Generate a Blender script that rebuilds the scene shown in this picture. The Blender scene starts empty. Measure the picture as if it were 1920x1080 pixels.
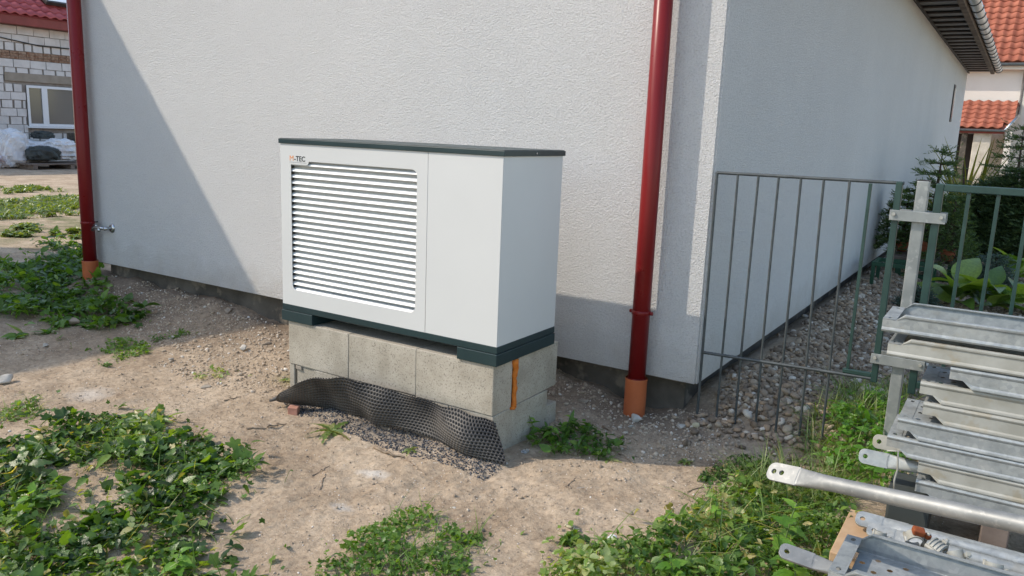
import bpy, bmesh, math
import numpy as np
from mathutils import Vector, Matrix

rng = np.random.default_rng(11)
SC = bpy.context.scene
COL = SC.collection

# ------------------------------------------------------------------ camera
YAW, PITCH, ROLL, FPX, CAMH = -0.558357, 0.193576, 0.0397476, 1499.406, 1.65
ca, sa = math.cos(YAW), math.sin(YAW)
FW = Vector((sa*math.cos(PITCH), ca*math.cos(PITCH), -math.sin(PITCH)))
R0 = Vector((ca, -sa, 0)); U0 = R0.cross(FW)
RV = math.cos(ROLL)*R0 + math.sin(ROLL)*U0
UV = -math.sin(ROLL)*R0 + math.cos(ROLL)*U0
cam_d = bpy.data.cameras.new('camera')
cam = bpy.data.objects.new('camera', cam_d); COL.objects.link(cam)
cam_d.sensor_width = 36.0; cam_d.lens = FPX/1920*36.0
cam_d.clip_start = 0.05; cam_d.clip_end = 1500
m = Matrix((RV, UV, -FW)).transposed().to_4x4(); m.translation = (0, 0, CAMH)
cam.matrix_world = m
SC.camera = cam

# ------------------------------------------------------------------ light
SUN_TRAVEL = Vector((1.5, 1.0, -1.65)).normalized()
world = bpy.data.worlds.new('World'); SC.world = world; world.use_nodes = True
wn = world.node_tree; bg = wn.nodes['Background']
sky = wn.nodes.new('ShaderNodeTexSky'); sky.sky_type = 'NISHITA'; sky.sun_disc = False
sky.sun_elevation = math.asin(-SUN_TRAVEL.z)
sky.sun_rotation = math.atan2(-SUN_TRAVEL.x, -SUN_TRAVEL.y)
sky.air_density = 1.25; sky.dust_density = 1.0; sky.ozone_density = 0.4
wn.links.new(sky.outputs[0], bg.inputs[0]); bg.inputs[1].default_value = 0.15
sl = bpy.data.lights.new('sun', 'SUN'); sl.energy = 2.0; sl.angle = math.radians(0.55); sl.color = (1.0, 0.895, 0.755)
so = bpy.data.objects.new('sun', sl); COL.objects.link(so)
so.rotation_euler = SUN_TRAVEL.to_track_quat('-Z', 'Y').to_euler(); so.location = (-20, -14, 25)
SC.view_settings.view_transform = 'Standard'; SC.view_settings.look = 'None'
SC.view_settings.gamma = 1.0; SC.view_settings.exposure = 0.88; SC.view_settings.use_curve_mapping = False

# ------------------------------------------------------------------ materials
MATS = {}
def new_mat(name):
    mt = bpy.data.materials.new(name); mt.use_nodes = True
    nt = mt.node_tree; b = nt.nodes['Principled BSDF']; MATS[name] = mt
    return mt, nt, b
def N(nt, t, **kw):
    n = nt.nodes.new(t)
    for k, v in kw.items(): setattr(n, k, v)
    return n
def coords(nt, kind='Object', rnd=True):
    tc = N(nt, 'ShaderNodeTexCoord'); out = tc.outputs[kind]
    if rnd:
        oi = N(nt, 'ShaderNodeObjectInfo'); mul = N(nt, 'ShaderNodeMath', operation='MULTIPLY'); mul.inputs[1].default_value = 37.0
        nt.links.new(oi.outputs['Random'], mul.inputs[0])
        ad = N(nt, 'ShaderNodeVectorMath', operation='ADD'); nt.links.new(out, ad.inputs[0]); nt.links.new(mul.outputs[0], ad.inputs[1])
        out = ad.outputs[0]
    return out
def noise(nt, vec, scale, detail=5, rough=0.55):
    n = N(nt, 'ShaderNodeTexNoise'); n.inputs['Scale'].default_value = scale
    n.inputs['Detail'].default_value = detail; n.inputs['Roughness'].default_value = rough
    nt.links.new(vec, n.inputs['Vector']); return n.outputs['Fac']
def ramp(nt, fac, stops):
    r = N(nt, 'ShaderNodeValToRGB'); e = r.color_ramp.elements
    while len(e) < len(stops): e.new(0.5)
    for el, (p, c) in zip(e, stops):
        el.position = p; el.color = (c[0], c[1], c[2], 1) if not isinstance(c, (int, float)) else (c, c, c, 1)
    nt.links.new(fac, r.inputs[0]); return r.outputs[0]
def mixc(nt, fac, a, b, blend='MIX'):
    mx = N(nt, 'ShaderNodeMix', data_type='RGBA', blend_type=blend)
    for sock, v in ((mx.inputs['Factor'], fac), (mx.inputs['A'], a), (mx.inputs['B'], b)):
        if isinstance(v, (int, float)): sock.default_value = v
        elif isinstance(v, tuple): sock.default_value = (*v, 1)
        else: nt.links.new(v, sock)
    return mx.outputs['Result']
def bump(nt, b, h, strength, dist=0.01, prev=None):
    bp = N(nt, 'ShaderNodeBump'); bp.inputs['Strength'].default_value = strength; bp.inputs['Distance'].default_value = dist
    nt.links.new(h, bp.inputs['Height'])
    if prev is not None: nt.links.new(prev, bp.inputs['Normal'])
    nt.links.new(bp.outputs[0], b.inputs['Normal']); return bp.outputs[0]
def pmat(name, c1, c2=None, scale=6, rough=0.6, metal=0.0, spec=0.5, bs=0.0, bscale=60, bdist=0.004, lo=0.35, hi=0.65, rnd=True, c3=None, scale3=40, amt3=0.5):
    mt, nt, b = new_mat(name); v = coords(nt, 'Object', rnd)
    b.inputs['Roughness'].default_value = rough; b.inputs['Metallic'].default_value = metal
    b.inputs['Specular IOR Level'].default_value = spec
    if c2 is None: b.inputs['Base Color'].default_value = (*c1, 1)
    else:
        col = ramp(nt, noise(nt, v, scale), [(lo, c1), (hi, c2)])
        if c3 is not None:
            f = ramp(nt, noise(nt, v, scale3, 3), [(0.56, 0.0), (0.66, amt3)])
            col = mixc(nt, f, col, c3)
        nt.links.new(col, b.inputs['Base Color'])
        rr = N(nt, 'ShaderNodeMapRange'); rr.inputs['To Min'].default_value = max(rough-0.1, 0.03); rr.inputs['To Max'].default_value = min(rough+0.12, 1)
        nt.links.new(noise(nt, v, scale*2.3, 3), rr.inputs['Value']); nt.links.new(rr.outputs[0], b.inputs['Roughness'])
    if bs: bump(nt, b, noise(nt, v, bscale, 4), bs, bdist)
    return mt

# scraped render: coarse grain relief
mt, nt, b = new_mat('render_plaster'); v = coords(nt, 'Object', False)
b.inputs['Roughness'].default_value = 0.9; b.inputs['Specular IOR Level'].default_value = 0.2
big = ramp(nt, noise(nt, v, 0.9, 6, 0.6), [(0.3, (0.655, 0.65, 0.64)), (0.7, (0.70, 0.695, 0.685))])
fine = ramp(nt, noise(nt, v, 95, 4, 0.7), [(0.32, (0.80, 0.80, 0.80)), (0.52, (1, 1, 1))])
wc = mixc(nt, 1.0, big, fine, 'MULTIPLY')
wg = N(nt, 'ShaderNodeNewGeometry'); wx = N(nt, 'ShaderNodeSeparateXYZ'); nt.links.new(wg.outputs['Position'], wx.inputs[0])
wa = N(nt, 'ShaderNodeMath', operation='MULTIPLY_ADD'); nt.links.new(noise(nt, v, 5, 7, 0.7), wa.inputs[0]); wa.inputs[1].default_value = -0.55; nt.links.new(wx.outputs[2], wa.inputs[2])
st_f = N(nt, 'ShaderNodeMapRange'); st_f.inputs['From Min'].default_value = 0.22; st_f.inputs['From Max'].default_value = -0.06; st_f.inputs['To Max'].default_value = 0.4; nt.links.new(wa.outputs[0], st_f.inputs['Value'])
wc = mixc(nt, st_f.outputs[0], wc, (0.40, 0.355, 0.30))
nt.links.new(wc, b.inputs['Base Color'])
vo = N(nt, 'ShaderNodeTexVoronoi', feature='SMOOTH_F1'); vo.inputs['Scale'].default_value = 100; vo.inputs['Smoothness'].default_value = 0.6
wob = N(nt, 'ShaderNodeVectorMath', operation='ADD'); nz = N(nt, 'ShaderNodeTexNoise'); nz.inputs['Scale'].default_value = 60; nt.links.new(v, nz.inputs['Vector'])
scl = N(nt, 'ShaderNodeVectorMath', operation='SCALE'); scl.inputs['Scale'].default_value = 0.02; nt.links.new(nz.outputs['Color'], scl.inputs[0])
nt.links.new(v, wob.inputs[0]); nt.links.new(scl.outputs[0], wob.inputs[1]); nt.links.new(wob.outputs[0], vo.inputs['Vector'])
n1 = bump(nt, b, vo.outputs['Distance'], 0.8, 0.007)
bump(nt, b, noise(nt, v, 115, 4, 0.75), 1.0, 0.012, n1)

# dry dirt
mt, nt, b = new_mat('dirt'); v = coords(nt, 'Object', False)
b.inputs['Roughness'].default_value = 0.95; b.inputs['Specular IOR Level'].default_value = 0.15
base = ramp(nt, noise(nt, v, 2.1, 9, 0.68), [(0.28, (0.20, 0.142, 0.095)), (0.42, (0.375, 0.285, 0.20)), (0.58, (0.485, 0.382, 0.278)), (0.75, (0.57, 0.465, 0.35))])
fineN = ramp(nt, noise(nt, v, 38, 8, 0.72), [(0.3, (0.55, 0.53, 0.50)), (0.48, (0.95, 0.95, 0.94)), (0.70, (1.22, 1.22, 1.2))])
col = mixc(nt, 1.0, base, fineN, 'MULTIPLY')
vo = N(nt, 'ShaderNodeTexVoronoi', feature='F1'); vo.inputs['Scale'].default_value = 55; vo.inputs['Randomness'].default_value = 1.0; nt.links.new(v, vo.inputs['Vector'])
speck = ramp(nt, vo.outputs['Distance'], [(0.10, 1.0), (0.19, 0.0)])
sepc = N(nt, 'ShaderNodeSeparateColor'); nt.links.new(vo.outputs['Color'], sepc.inputs[0])
sel = ramp(nt, sepc.outputs[0], [(0.72, 0.0), (0.78, 1.0)])
msk = N(nt, 'ShaderNodeMath', operation='MULTIPLY'); nt.links.new(speck, msk.inputs[0]); nt.links.new(sel, msk.inputs[1])
col = mixc(nt, msk.outputs[0], col, (0.72, 0.66, 0.58))
# moss film, chalky stains, moist soil; brown patches near house also paint in shade
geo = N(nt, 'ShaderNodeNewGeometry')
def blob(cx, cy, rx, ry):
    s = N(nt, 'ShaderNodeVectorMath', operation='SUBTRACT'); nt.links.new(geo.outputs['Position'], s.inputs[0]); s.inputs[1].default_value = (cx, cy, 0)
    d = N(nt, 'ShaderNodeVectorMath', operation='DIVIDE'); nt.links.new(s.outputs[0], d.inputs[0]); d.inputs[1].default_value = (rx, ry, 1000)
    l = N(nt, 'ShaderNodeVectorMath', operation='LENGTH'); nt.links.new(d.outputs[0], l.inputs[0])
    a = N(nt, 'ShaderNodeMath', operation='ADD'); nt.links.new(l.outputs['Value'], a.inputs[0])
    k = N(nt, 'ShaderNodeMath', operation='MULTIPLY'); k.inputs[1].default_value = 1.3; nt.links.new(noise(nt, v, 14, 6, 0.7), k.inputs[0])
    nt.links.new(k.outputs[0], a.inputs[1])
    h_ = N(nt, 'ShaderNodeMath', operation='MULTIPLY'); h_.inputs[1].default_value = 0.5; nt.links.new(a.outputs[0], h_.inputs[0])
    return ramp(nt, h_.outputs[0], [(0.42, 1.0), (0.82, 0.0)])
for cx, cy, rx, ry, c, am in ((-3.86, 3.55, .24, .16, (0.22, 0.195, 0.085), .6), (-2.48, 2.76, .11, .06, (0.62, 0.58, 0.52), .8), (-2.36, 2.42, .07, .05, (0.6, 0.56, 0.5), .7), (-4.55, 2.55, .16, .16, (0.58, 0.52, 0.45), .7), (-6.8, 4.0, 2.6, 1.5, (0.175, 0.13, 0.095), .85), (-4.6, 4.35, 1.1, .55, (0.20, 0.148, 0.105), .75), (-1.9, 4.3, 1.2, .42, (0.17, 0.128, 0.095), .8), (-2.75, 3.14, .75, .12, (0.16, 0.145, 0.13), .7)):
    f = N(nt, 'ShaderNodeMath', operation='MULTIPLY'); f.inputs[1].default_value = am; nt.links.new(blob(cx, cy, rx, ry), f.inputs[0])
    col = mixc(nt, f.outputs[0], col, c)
# patchy turf far out in the yard
sx = N(nt, 'ShaderNodeSeparateXYZ'); nt.links.new(geo.outputs['Position'], sx.inputs[0])
far = N(nt, 'ShaderNodeMapRange'); far.inputs['From Min'].default_value = -9.5; far.inputs['From Max'].default_value = -12.5; nt.links.new(sx.outputs[0], far.inputs['Value'])
far2 = N(nt, 'ShaderNodeMapRange'); far2.inputs['From Min'].default_value = -19.0; far2.inputs['From Max'].default_value = -15.0; nt.links.new(sx.outputs[0], far2.inputs['Value'])
gm = ramp(nt, noise(nt, v, 0.55, 7, 0.65), [(0.46, 0.0), (0.55, 0.8)])
gg = N(nt, 'ShaderNodeMath', operation='MULTIPLY'); nt.links.new(far.outputs[0], gg.inputs[0]); nt.links.new(gm, gg.inputs[1])
gg2 = N(nt, 'ShaderNodeMath', operation='MULTIPLY'); nt.links.new(gg.outputs[0], gg2.inputs[0]); nt.links.new(far2.outputs[0], gg2.inputs[1])
col = mixc(nt, gg2.outputs[0], col, ramp(nt, noise(nt, v, 9, 5), [(0.3, (0.06, 0.09, 0.025)), (0.7, (0.15, 0.17, 0.06))]))
nt.links.new(col, b.inputs['Base Color'])
nb = bump(nt, b, noise(nt, v, 22, 9, 0.75), 0.75, 0.02)
bump(nt, b, noise(nt, v, 110, 6, 0.7), 0.7, 0.006, nb)

# leaf materials: tint attribute per leaf
def leaf_mat(name, stops, trans=0.4, rough=0.33, spec=0.6):
    mt, nt, b = new_mat(name)
    at = N(nt, 'ShaderNodeAttribute', attribute_name='tint')
    col = ramp(nt, at.outputs['Fac'], stops)
    v = coords(nt, 'Object', False)
    col = mixc(nt, 1.0, col, ramp(nt, noise(nt, v, 45, 3), [(0.3, (0.72, 0.75, 0.70)), (0.7, (1.15, 1.12, 1.1))]), 'MULTIPLY')
    nt.links.new(col, b.inputs['Base Color']); b.inputs['Roughness'].default_value = rough; b.inputs['Specular IOR Level'].default_value = spec
    tr = N(nt, 'ShaderNodeBsdfTranslucent')
    nt.links.new(mixc(nt, 1.0, col, (1.9, 1.75, 0.35), 'MULTIPLY'), tr.inputs['Color'])
    mx = N(nt, 'ShaderNodeMixShader'); mx.inputs[0].default_value = trans
    out = nt.nodes['Material Output']
    nt.links.new(b.outputs[0], mx.inputs[1]); nt.links.new(tr.outputs[0], mx.inputs[2]); nt.links.new(mx.outputs[0], out.inputs['Surface'])
    bump(nt, b, noise(nt, v, 170, 3), 0.35, 0.003)
    return mt
leaf_mat('leaf_weed', [(0.0, (0.024, 0.060, 0.014)), (0.35, (0.085, 0.175, 0.032)), (0.62, (0.195, 0.31, 0.060)), (0.82, (0.33, 0.40, 0.19)), (1.0, (0.52, 0.46, 0.22))], 0.42, 0.34, 0.5)
leaf_mat('leaf_dark', [(0.0, (0.035, 0.085, 0.016)), (0.5, (0.105, 0.215, 0.036)), (1.0, (0.21, 0.32, 0.06))], 0.42, 0.36, 0.45)
leaf_mat('leaf_nettle', [(0.0, (0.075, 0.19, 0.026)), (0.5, (0.14, 0.30, 0.042)), (1.0, (0.24, 0.42, 0.07))], 0.42, 0.36, 0.45)
leaf_mat('leaf_grass', [(0.0, (0.075, 0.135, 0.033)), (0.5, (0.165, 0.240, 0.068)), (0.8, (0.270, 0.315, 0.112)), (1.0, (0.540, 0.480, 0.255))], 0.35)
leaf_mat('leaf_hosta', [(0.0, (0.072, 0.150, 0.033)), (0.5, (0.143, 0.247, 0.052)), (1.0, (0.260, 0.364, 0.091))], 0.35)
leaf_mat('needle', [(0.0, (0.022, 0.048, 0.020)), (0.6, (0.055, 0.098, 0.036)), (1.0, (0.115, 0.165, 0.055))], 0.15, 0.5, 0.35)
leaf_mat('needle_light', [(0.0, (0.035, 0.070, 0.026)), (0.6, (0.085, 0.145, 0.05)), (1.0, (0.17, 0.23, 0.08))], 0.2, 0.5, 0.35)
leaf_mat('needle_blue', [(0.0, (0.042, 0.072, 0.060)), (1.0, (0.120, 0.174, 0.150))], 0.1, 0.6, 0.3)
leaf_mat('leaf_straw', [(0.0, (0.10, 0.12, 0.03)), (0.5, (0.24, 0.24, 0.07)), (1.0, (0.42, 0.36, 0.14))], 0.35)

pmat('panel_white', (0.575, 0.582, 0.572), (0.60, 0.607, 0.597), 1.5, 0.42, 0, 0.4, 0.04, 300, 0.001, rnd=False)
pmat('slat_white', (0.72, 0.73, 0.72), None, rough=0.4)
pmat('seam_dark', (0.12, 0.125, 0.125), None, rough=0.7)
pmat('grille_grey', (0.55, 0.56, 0.56), None, rough=0.7)
pmat('unit_dark', (0.012, 0.030, 0.034), (0.016, 0.038, 0.042), 4, 0.38, 0, 0.5, 0.03, 400, 0.001)
pmat('black_inner', (0.01, 0.01, 0.01), None, rough=0.9)
pmat('logo_orange', (0.72, 0.26, 0.06), None, rough=0.4)
pmat('logo_black', (0.02, 0.022, 0.022), None, rough=0.4)
pmat('logo_grey', (0.35, 0.35, 0.36), None, rough=0.5)
pmat('concrete', (0.345, 0.31, 0.25), (0.455, 0.415, 0.345), 7, 0.92, 0, 0.2, 0.55, 90, 0.004, c3=(0.17, 0.155, 0.13), scale3=120, amt3=0.75)
pmat('plinth', (0.07, 0.062, 0.052), (0.15, 0.132, 0.11), 3, 0.95, 0, 0.15, 0.7, 25, 0.012, rnd=False, c3=(0.26, 0.215, 0.165), scale3=7, amt3=0.7)
pmat('foam', (0.62, 0.19, 0.02), (0.45, 0.12, 0.012), 25, 0.6, 0, 0.4, 0.5, 60, 0.01)
pmat('membrane', (0.028, 0.027, 0.028), (0.085, 0.076, 0.066), 5, 0.5, 0, 0.4)
pmat('pipe_red', (0.165, 0.010, 0.011), (0.19, 0.013, 0.013), 3, 0.30, 0, 0.25, 0.03, 150, 0.001)
pmat('pipe_orange', (0.46, 0.125, 0.045), (0.37, 0.095, 0.035), 6, 0.5, 0, 0.4, 0.05, 90, 0.002)
pmat('gutter_zinc', (0.62, 0.63, 0.63), None, rough=0.35, metal=0.5)
pmat('chrome', (0.48, 0.49, 0.50), None, rough=0.25, metal=0.9)
pmat('steel_grey', (0.058, 0.067, 0.070), (0.09, 0.10, 0.102), 20, 0.5, 0.35, 0.4, 0.2, 200, 0.001)
pmat('paint_green', (0.010, 0.036, 0.031), (0.018, 0.052, 0.044), 14, 0.42, 0, 0.5, 0.15, 120, 0.001)
pmat('frame_green', (0.012, 0.065, 0.032), None, rough=0.5)
mt, nt, b = new_mat('galvanised'); v = coords(nt)
vo = N(nt, 'ShaderNodeTexVoronoi', feature='F1'); vo.inputs['Scale'].default_value = 55; nt.links.new(v, vo.inputs['Vector'])
sp = N(nt, 'ShaderNodeSeparateColor'); nt.links.new(vo.outputs['Color'], sp.inputs[0])
c0 = ramp(nt, noise(nt, v, 9, 7, 0.65), [(0.3, (0.25, 0.27, 0.272)), (0.55, (0.36, 0.38, 0.378)), (0.75, (0.45, 0.455, 0.44))])
c1 = ramp(nt, sp.outputs[0], [(0.0, (0.86, 0.87, 0.88)), (1.0, (1.08, 1.08, 1.07))])
col = mixc(nt, 1.0, c0, c1, 'MULTIPLY')
dirtm = ramp(nt, noise(nt, v, 5, 6, 0.7), [(0.56, 0.0), (0.72, 0.55)])
col = mixc(nt, dirtm, col, (0.30, 0.275, 0.215))
nt.links.new(col, b.inputs['Base Color']); b.inputs['Metallic'].default_value = 0.35
rr = ramp(nt, sp.outputs[1], [(0, 0.38), (1, 0.58)]); nt.links.new(rr, b.inputs['Roughness'])
bump(nt, b, noise(nt, v, 60, 4), 0.12, 0.002)
pmat('galv_post', (0.22, 0.238, 0.235), (0.31, 0.328, 0.32), 9, 0.5, 0.35, 0.4, 0.12, 60, 0.002, c3=(0.40, 0.41, 0.40), scale3=30, amt3=0.6)
pmat('galv_tube', (0.215, 0.222, 0.218), (0.30, 0.305, 0.295), 10, 0.5, 0.4, 0.4, 0.15, 60, 0.002, c3=(0.36, 0.36, 0.34), scale3=45, amt3=0.6)
pmat('galv_old', (0.31, 0.305, 0.265), (0.40, 0.40, 0.365), 8, 0.6, 0.2, 0.4, 0.2, 50, 0.002, c3=(0.30, 0.25, 0.16), scale3=14, amt3=0.45)
pmat('rust', (0.30, 0.085, 0.025), (0.20, 0.05, 0.02), 40, 0.8, 0.1, 0.3, 0.3, 100, 0.002)
pmat('timber_new', (0.40, 0.26, 0.15), (0.50, 0.35, 0.215), 9, 0.75, 0, 0.3, 0.2, 40, 0.003)
pmat('timber_grey', (0.12, 0.092, 0.074), (0.21, 0.17, 0.142), 5, 0.85, 0, 0.2, 0.4, 30, 0.004)
pmat('timber_pale', (0.42, 0.37, 0.24), (0.56, 0.51, 0.38), 8, 0.85, 0, 0.2, 0.4, 30, 0.004)
pmat('soffit_dark', (0.018, 0.015, 0.014), (0.035, 0.029, 0.026), 5, 0.5, 0, 0.5, 0.2, 40, 0.003)
pmat('soffit_board', (0.062, 0.050, 0.044), (0.11, 0.09, 0.078), 5, 0.5, 0, 0.5, 0.2, 40, 0.003)
pmat('roof_red', (0.25, 0.072, 0.042), (0.38, 0.13, 0.078), 2.2, 0.75, 0, 0.3, 0.2, 40, 0.004)
pmat('roof_tile_left', (0.34, 0.065, 0.070), (0.43, 0.095, 0.095), 2.2, 0.6, 0, 0.4, 0.1, 40, 0.004)
pmat('fascia_red', (0.20, 0.038, 0.030), (0.25, 0.05, 0.04), 4, 0.6)
pmat('block_white', (0.56, 0.54, 0.52), (0.68, 0.66, 0.64), 2.5, 0.95, 0, 0.1, 0.5, 20, 0.01)
pmat('mortar', (0.24, 0.215, 0.19), (0.33, 0.30, 0.27), 5, 0.95, 0, 0.1, 0.5, 15, 0.02)
pmat('brick_old', (0.20, 0.105, 0.065), (0.36, 0.26, 0.19), 9, 0.95, 0, 0.1, 0.6, 20, 0.02)
pmat('lintel', (0.27, 0.235, 0.19), (0.34, 0.30, 0.25), 3, 0.95, 0, 0.1, 0.3, 20, 0.01)
pmat('frame_white', (0.72, 0.74, 0.76), None, rough=0.4)
mt, nt, b = new_mat('glass_dark'); b.inputs['Base Color'].default_value = (0.09, 0.095, 0.098, 1); b.inputs['Roughness'].default_value = 0.08; b.inputs['Specular IOR Level'].default_value = 0.8
pmat('bag_white', (0.60, 0.61, 0.62), (0.74, 0.75, 0.76), 3, 0.6, 0, 0.4, 0.8, 6, 0.08)
pmat('bag_dark', (0.03, 0.036, 0.034), (0.055, 0.065, 0.06), 3, 0.7)
pmat('red_plastic', (0.5, 0.02, 0.02), None, rough=0.4)
pmat('wall_cream', (0.62, 0.58, 0.52), (0.68, 0.64, 0.585), 0.7, 0.9, 0, 0.2, 0.2, 60, 0.006, rnd=False)
pmat('stone_beige', (0.42, 0.38, 0.31), (0.55, 0.51, 0.44), 4, 0.9, 0, 0.2, 0.6, 14, 0.02)
pmat('terracotta', (0.36, 0.105, 0.045), (0.28, 0.08, 0.035), 9, 0.8)
pmat('bark', (0.055, 0.042, 0.032), (0.10, 0.08, 0.06), 20, 0.95, 0, 0.1, 0.5, 40, 0.006)
pmat('stem_green', (0.10, 0.15, 0.05), (0.14, 0.18, 0.07), 20, 0.6)
pmat('twig', (0.20, 0.15, 0.105), (0.34, 0.27, 0.20), 30, 0.9, 0, 0.1, 0.4, 60, 0.003)
pmat('brick_bit', (0.42, 0.20, 0.14), (0.50, 0.27, 0.20), 30, 0.95, 0, 0.1, 0.4, 60, 0.003)
pmat('stone_pale', (0.36, 0.335, 0.295), (0.52, 0.49, 0.44), 15, 0.95, 0, 0.1, 0.5, 50, 0.004)
pmat('stone_dirt', (0.26, 0.21, 0.16), (0.36, 0.30, 0.235), 15, 0.95, 0, 0.1, 0.5, 50, 0.004)
# pebbles: tint attribute or object random drives the colour of each stone
def pebble_mat(name, use_attr, stops):
    mt, nt, b = new_mat(name)
    if use_attr: f = N(nt, 'ShaderNodeAttribute', attribute_name='tint').outputs['Fac']
    else: f = N(nt, 'ShaderNodeObjectInfo').outputs['Random']
    v = coords(nt, 'Object', not use_attr)
    col = mixc(nt, 1.0, ramp(nt, f, stops), ramp(nt, noise(nt, v, 50, 5, 0.7), [(0.3, (0.74, 0.73, 0.72)), (0.7, (1.12, 1.12, 1.1))]), 'MULTIPLY')
    nt.links.new(col, b.inputs['Base Color']); b.inputs['Roughness'].default_value = 0.85; b.inputs['Specular IOR Level'].default_value = 0.25
    bump(nt, b, noise(nt, v, 90, 5), 0.3, 0.004)
PST = [(0.0, (0.15, 0.112, 0.08)), (0.25, (0.25, 0.19, 0.14)), (0.5, (0.32, 0.255, 0.195)), (0.7, (0.38, 0.265, 0.175)), (0.88, (0.42, 0.345, 0.265)), (1.0, (0.66, 0.60, 0.52))]
pebble_mat('pebble', False, PST); pebble_mat('pebble_mass', True, PST)
pebble_mat('grit', True, [(0.0, (0.30, 0.235, 0.17)), (0.35, (0.41, 0.325, 0.24)), (0.8, (0.50, 0.41, 0.315)), (0.93, (0.58, 0.50, 0.41)), (1.0, (0.78, 0.74, 0.68))])
pebble_mat('grit_dark', True, [(0.0, (0.035, 0.037, 0.045)), (0.6, (0.09, 0.092, 0.105)), (1.0, (0.22, 0.215, 0.21))])

# ------------------------------------------------------------------ helpers
def ray(px, py):
    return RV*((px-960)/FPX) - UV*((py-540)/FPX) + FW
def on_z(px, py, z=0.0):
    d = ray(px, py); t = (z-CAMH)/d.z; return Vector((d.x*t, d.y*t, z))
def on_y(px, py, Y):
    d = ray(px, py); t = Y/d.y; return Vector((d.x*t, Y, CAMH+d.z*t))

def tag(o, label=None, cat=None, group=None, kind=None):
    if label: o['label'] = label
    if cat: o['category'] = cat
    if group: o['group'] = group
    if kind: o['kind'] = kind
    return o
def empty(name, loc=(0, 0, 0), rz=0.0, label=None, cat=None, group=None, kind=None):
    o = bpy.data.objects.new(name, None); COL.objects.link(o); o.location = loc; o.rotation_euler = (0, 0, rz)
    o.empty_display_size = 0.1
    return tag(o, label, cat, group, kind)
def link(name, me, mat, parent=None, loc=None):
    o = bpy.data.objects.new(name, me); COL.objects.link(o)
    if mat and not me.materials: me.materials.append(MATS[mat])
    if parent: o.parent = parent
    if loc is not None: o.location = loc
    return o
def mesh_np(name, V, F, smooth=False, tint=None):
    """V (n,3) array, F (m,k) array with constant k"""
    V = np.asarray(V, np.float32); F = np.asarray(F, np.int32); k = F.shape[1]
    me = bpy.data.meshes.new(name)
    me.vertices.add(len(V)); me.vertices.foreach_set('co', V.ravel())
    me.loops.add(F.size); me.loops.foreach_set('vertex_index', F.ravel())
    me.polygons.add(len(F)); me.polygons.foreach_set('loop_start', np.arange(0, F.size, k, dtype=np.int32))
    me.polygons.foreach_set('loop_total', np.full(len(F), k, np.int32))
    if smooth: me.polygons.foreach_set('use_smooth', np.ones(len(F), bool))
    if tint is not None:
        a = me.attributes.new('tint', 'FLOAT', 'POINT'); a.data.foreach_set('value', np.asarray(tint, np.float32))
    me.update(calc_edges=True); return me
def mesh_py(name, V, F, smooth=False):
    me = bpy.data.meshes.new(name); me.from_pydata([tuple(p) for p in V], [], [tuple(f) for f in F]); me.update()
    if smooth: me.polygons.foreach_set('use_smooth', [True]*len(me.polygons))
    return me
def box_me(name, x0, x1, y0, y1, z0, z1, bev=0.0, seg=2, jit=0.0):
    bm = bmesh.new(); vs = [bm.verts.new((x, y, z)) for x in (x0, x1) for y in (y0, y1) for z in (z0, z1)]
    for f in ((0, 1, 3, 2), (4, 6, 7, 5), (0, 4, 5, 1), (2, 3, 7, 6), (0, 2, 6, 4), (1, 5, 7, 3)): bm.faces.new([vs[i] for i in f])
    if jit:
        for q in bm.verts: q.co += Vector(rng.normal(0, jit, 3))
    if bev: bmesh.ops.bevel(bm, geom=bm.edges[:], offset=bev, segments=seg, affect='EDGES', profile=0.5)
    bmesh.ops.recalc_face_normals(bm, faces=bm.faces[:])
    me = bpy.data.meshes.new(name); bm.to_mesh(me); bm.free(); return me
def box(name, x0, x1, y0, y1, z0, z1, mat, parent=None, bev=0.0, seg=2, jit=0.0):
    return link(name, box_me(name, x0, x1, y0, y1, z0, z1, bev, seg, jit), mat, parent)
def tube_arr(path, radii, sides=12, caps=True):
    P = np.asarray(path, float); n = len(P); radii = np.broadcast_to(np.asarray(radii, float), (n,))
    T = np.gradient(P, axis=0); T /= np.linalg.norm(T, axis=1)[:, None]
    up = np.array([0, 0, 1.0]) if abs(T[0][2]) < 0.9 else np.array([1.0, 0, 0])
    V = []
    a = np.linspace(0, 2*np.pi, sides, endpoint=False)
    A = np.cross(T[0], up); A /= np.linalg.norm(A)
    for i in range(n):
        A = A - T[i]*(A@T[i]); A /= np.linalg.norm(A); B = np.cross(T[i], A)
        V.append(P[i] + radii[i]*(np.cos(a)[:, None]*A + np.sin(a)[:, None]*B))
    V = np.concatenate(V); F = []
    for i in range(n-1):
        for j in range(sides):
            k = (j+1) % sides
            F.append((i*sides+j, i*sides+k, (i+1)*sides+k, (i+1)*sides+j))
    if caps:
        F.append(tuple(range(sides))[::-1]); F.append(tuple((n-1)*sides+j for j in range(sides)))
    return V, F
def tube(name, path, radii, mat, parent=None, sides=12, caps=True, smooth=True):
    V, F = tube_arr(path, radii, sides, caps)
    me = mesh_py(name, V, F, False)
    if smooth: me.polygons.foreach_set('use_smooth', [len(p.vertices) == 4 for p in me.polygons])
    return link(name, me, mat, parent)
def plate(name, loops, thick, mat, parent=None, bevel=0.0):
    """flat plate in local XY from closed loops (holes allowed), returned as mesh object with Z thickness"""
    cu = bpy.data.curves.new(name, 'CURVE'); cu.dimensions = '2D'; cu.fill_mode = 'BOTH'; cu.extrude = thick/2; cu.bevel_depth = bevel; cu.bevel_resolution = 1
    for lp in loops:
        s = cu.splines.new('POLY'); s.points.add(len(lp)-1); s.use_cyclic_u = True
        for p, q in zip(s.points, lp): p.co = (q[0], q[1], 0, 1)
    return curve_to(name, cu, mat, parent)
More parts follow.
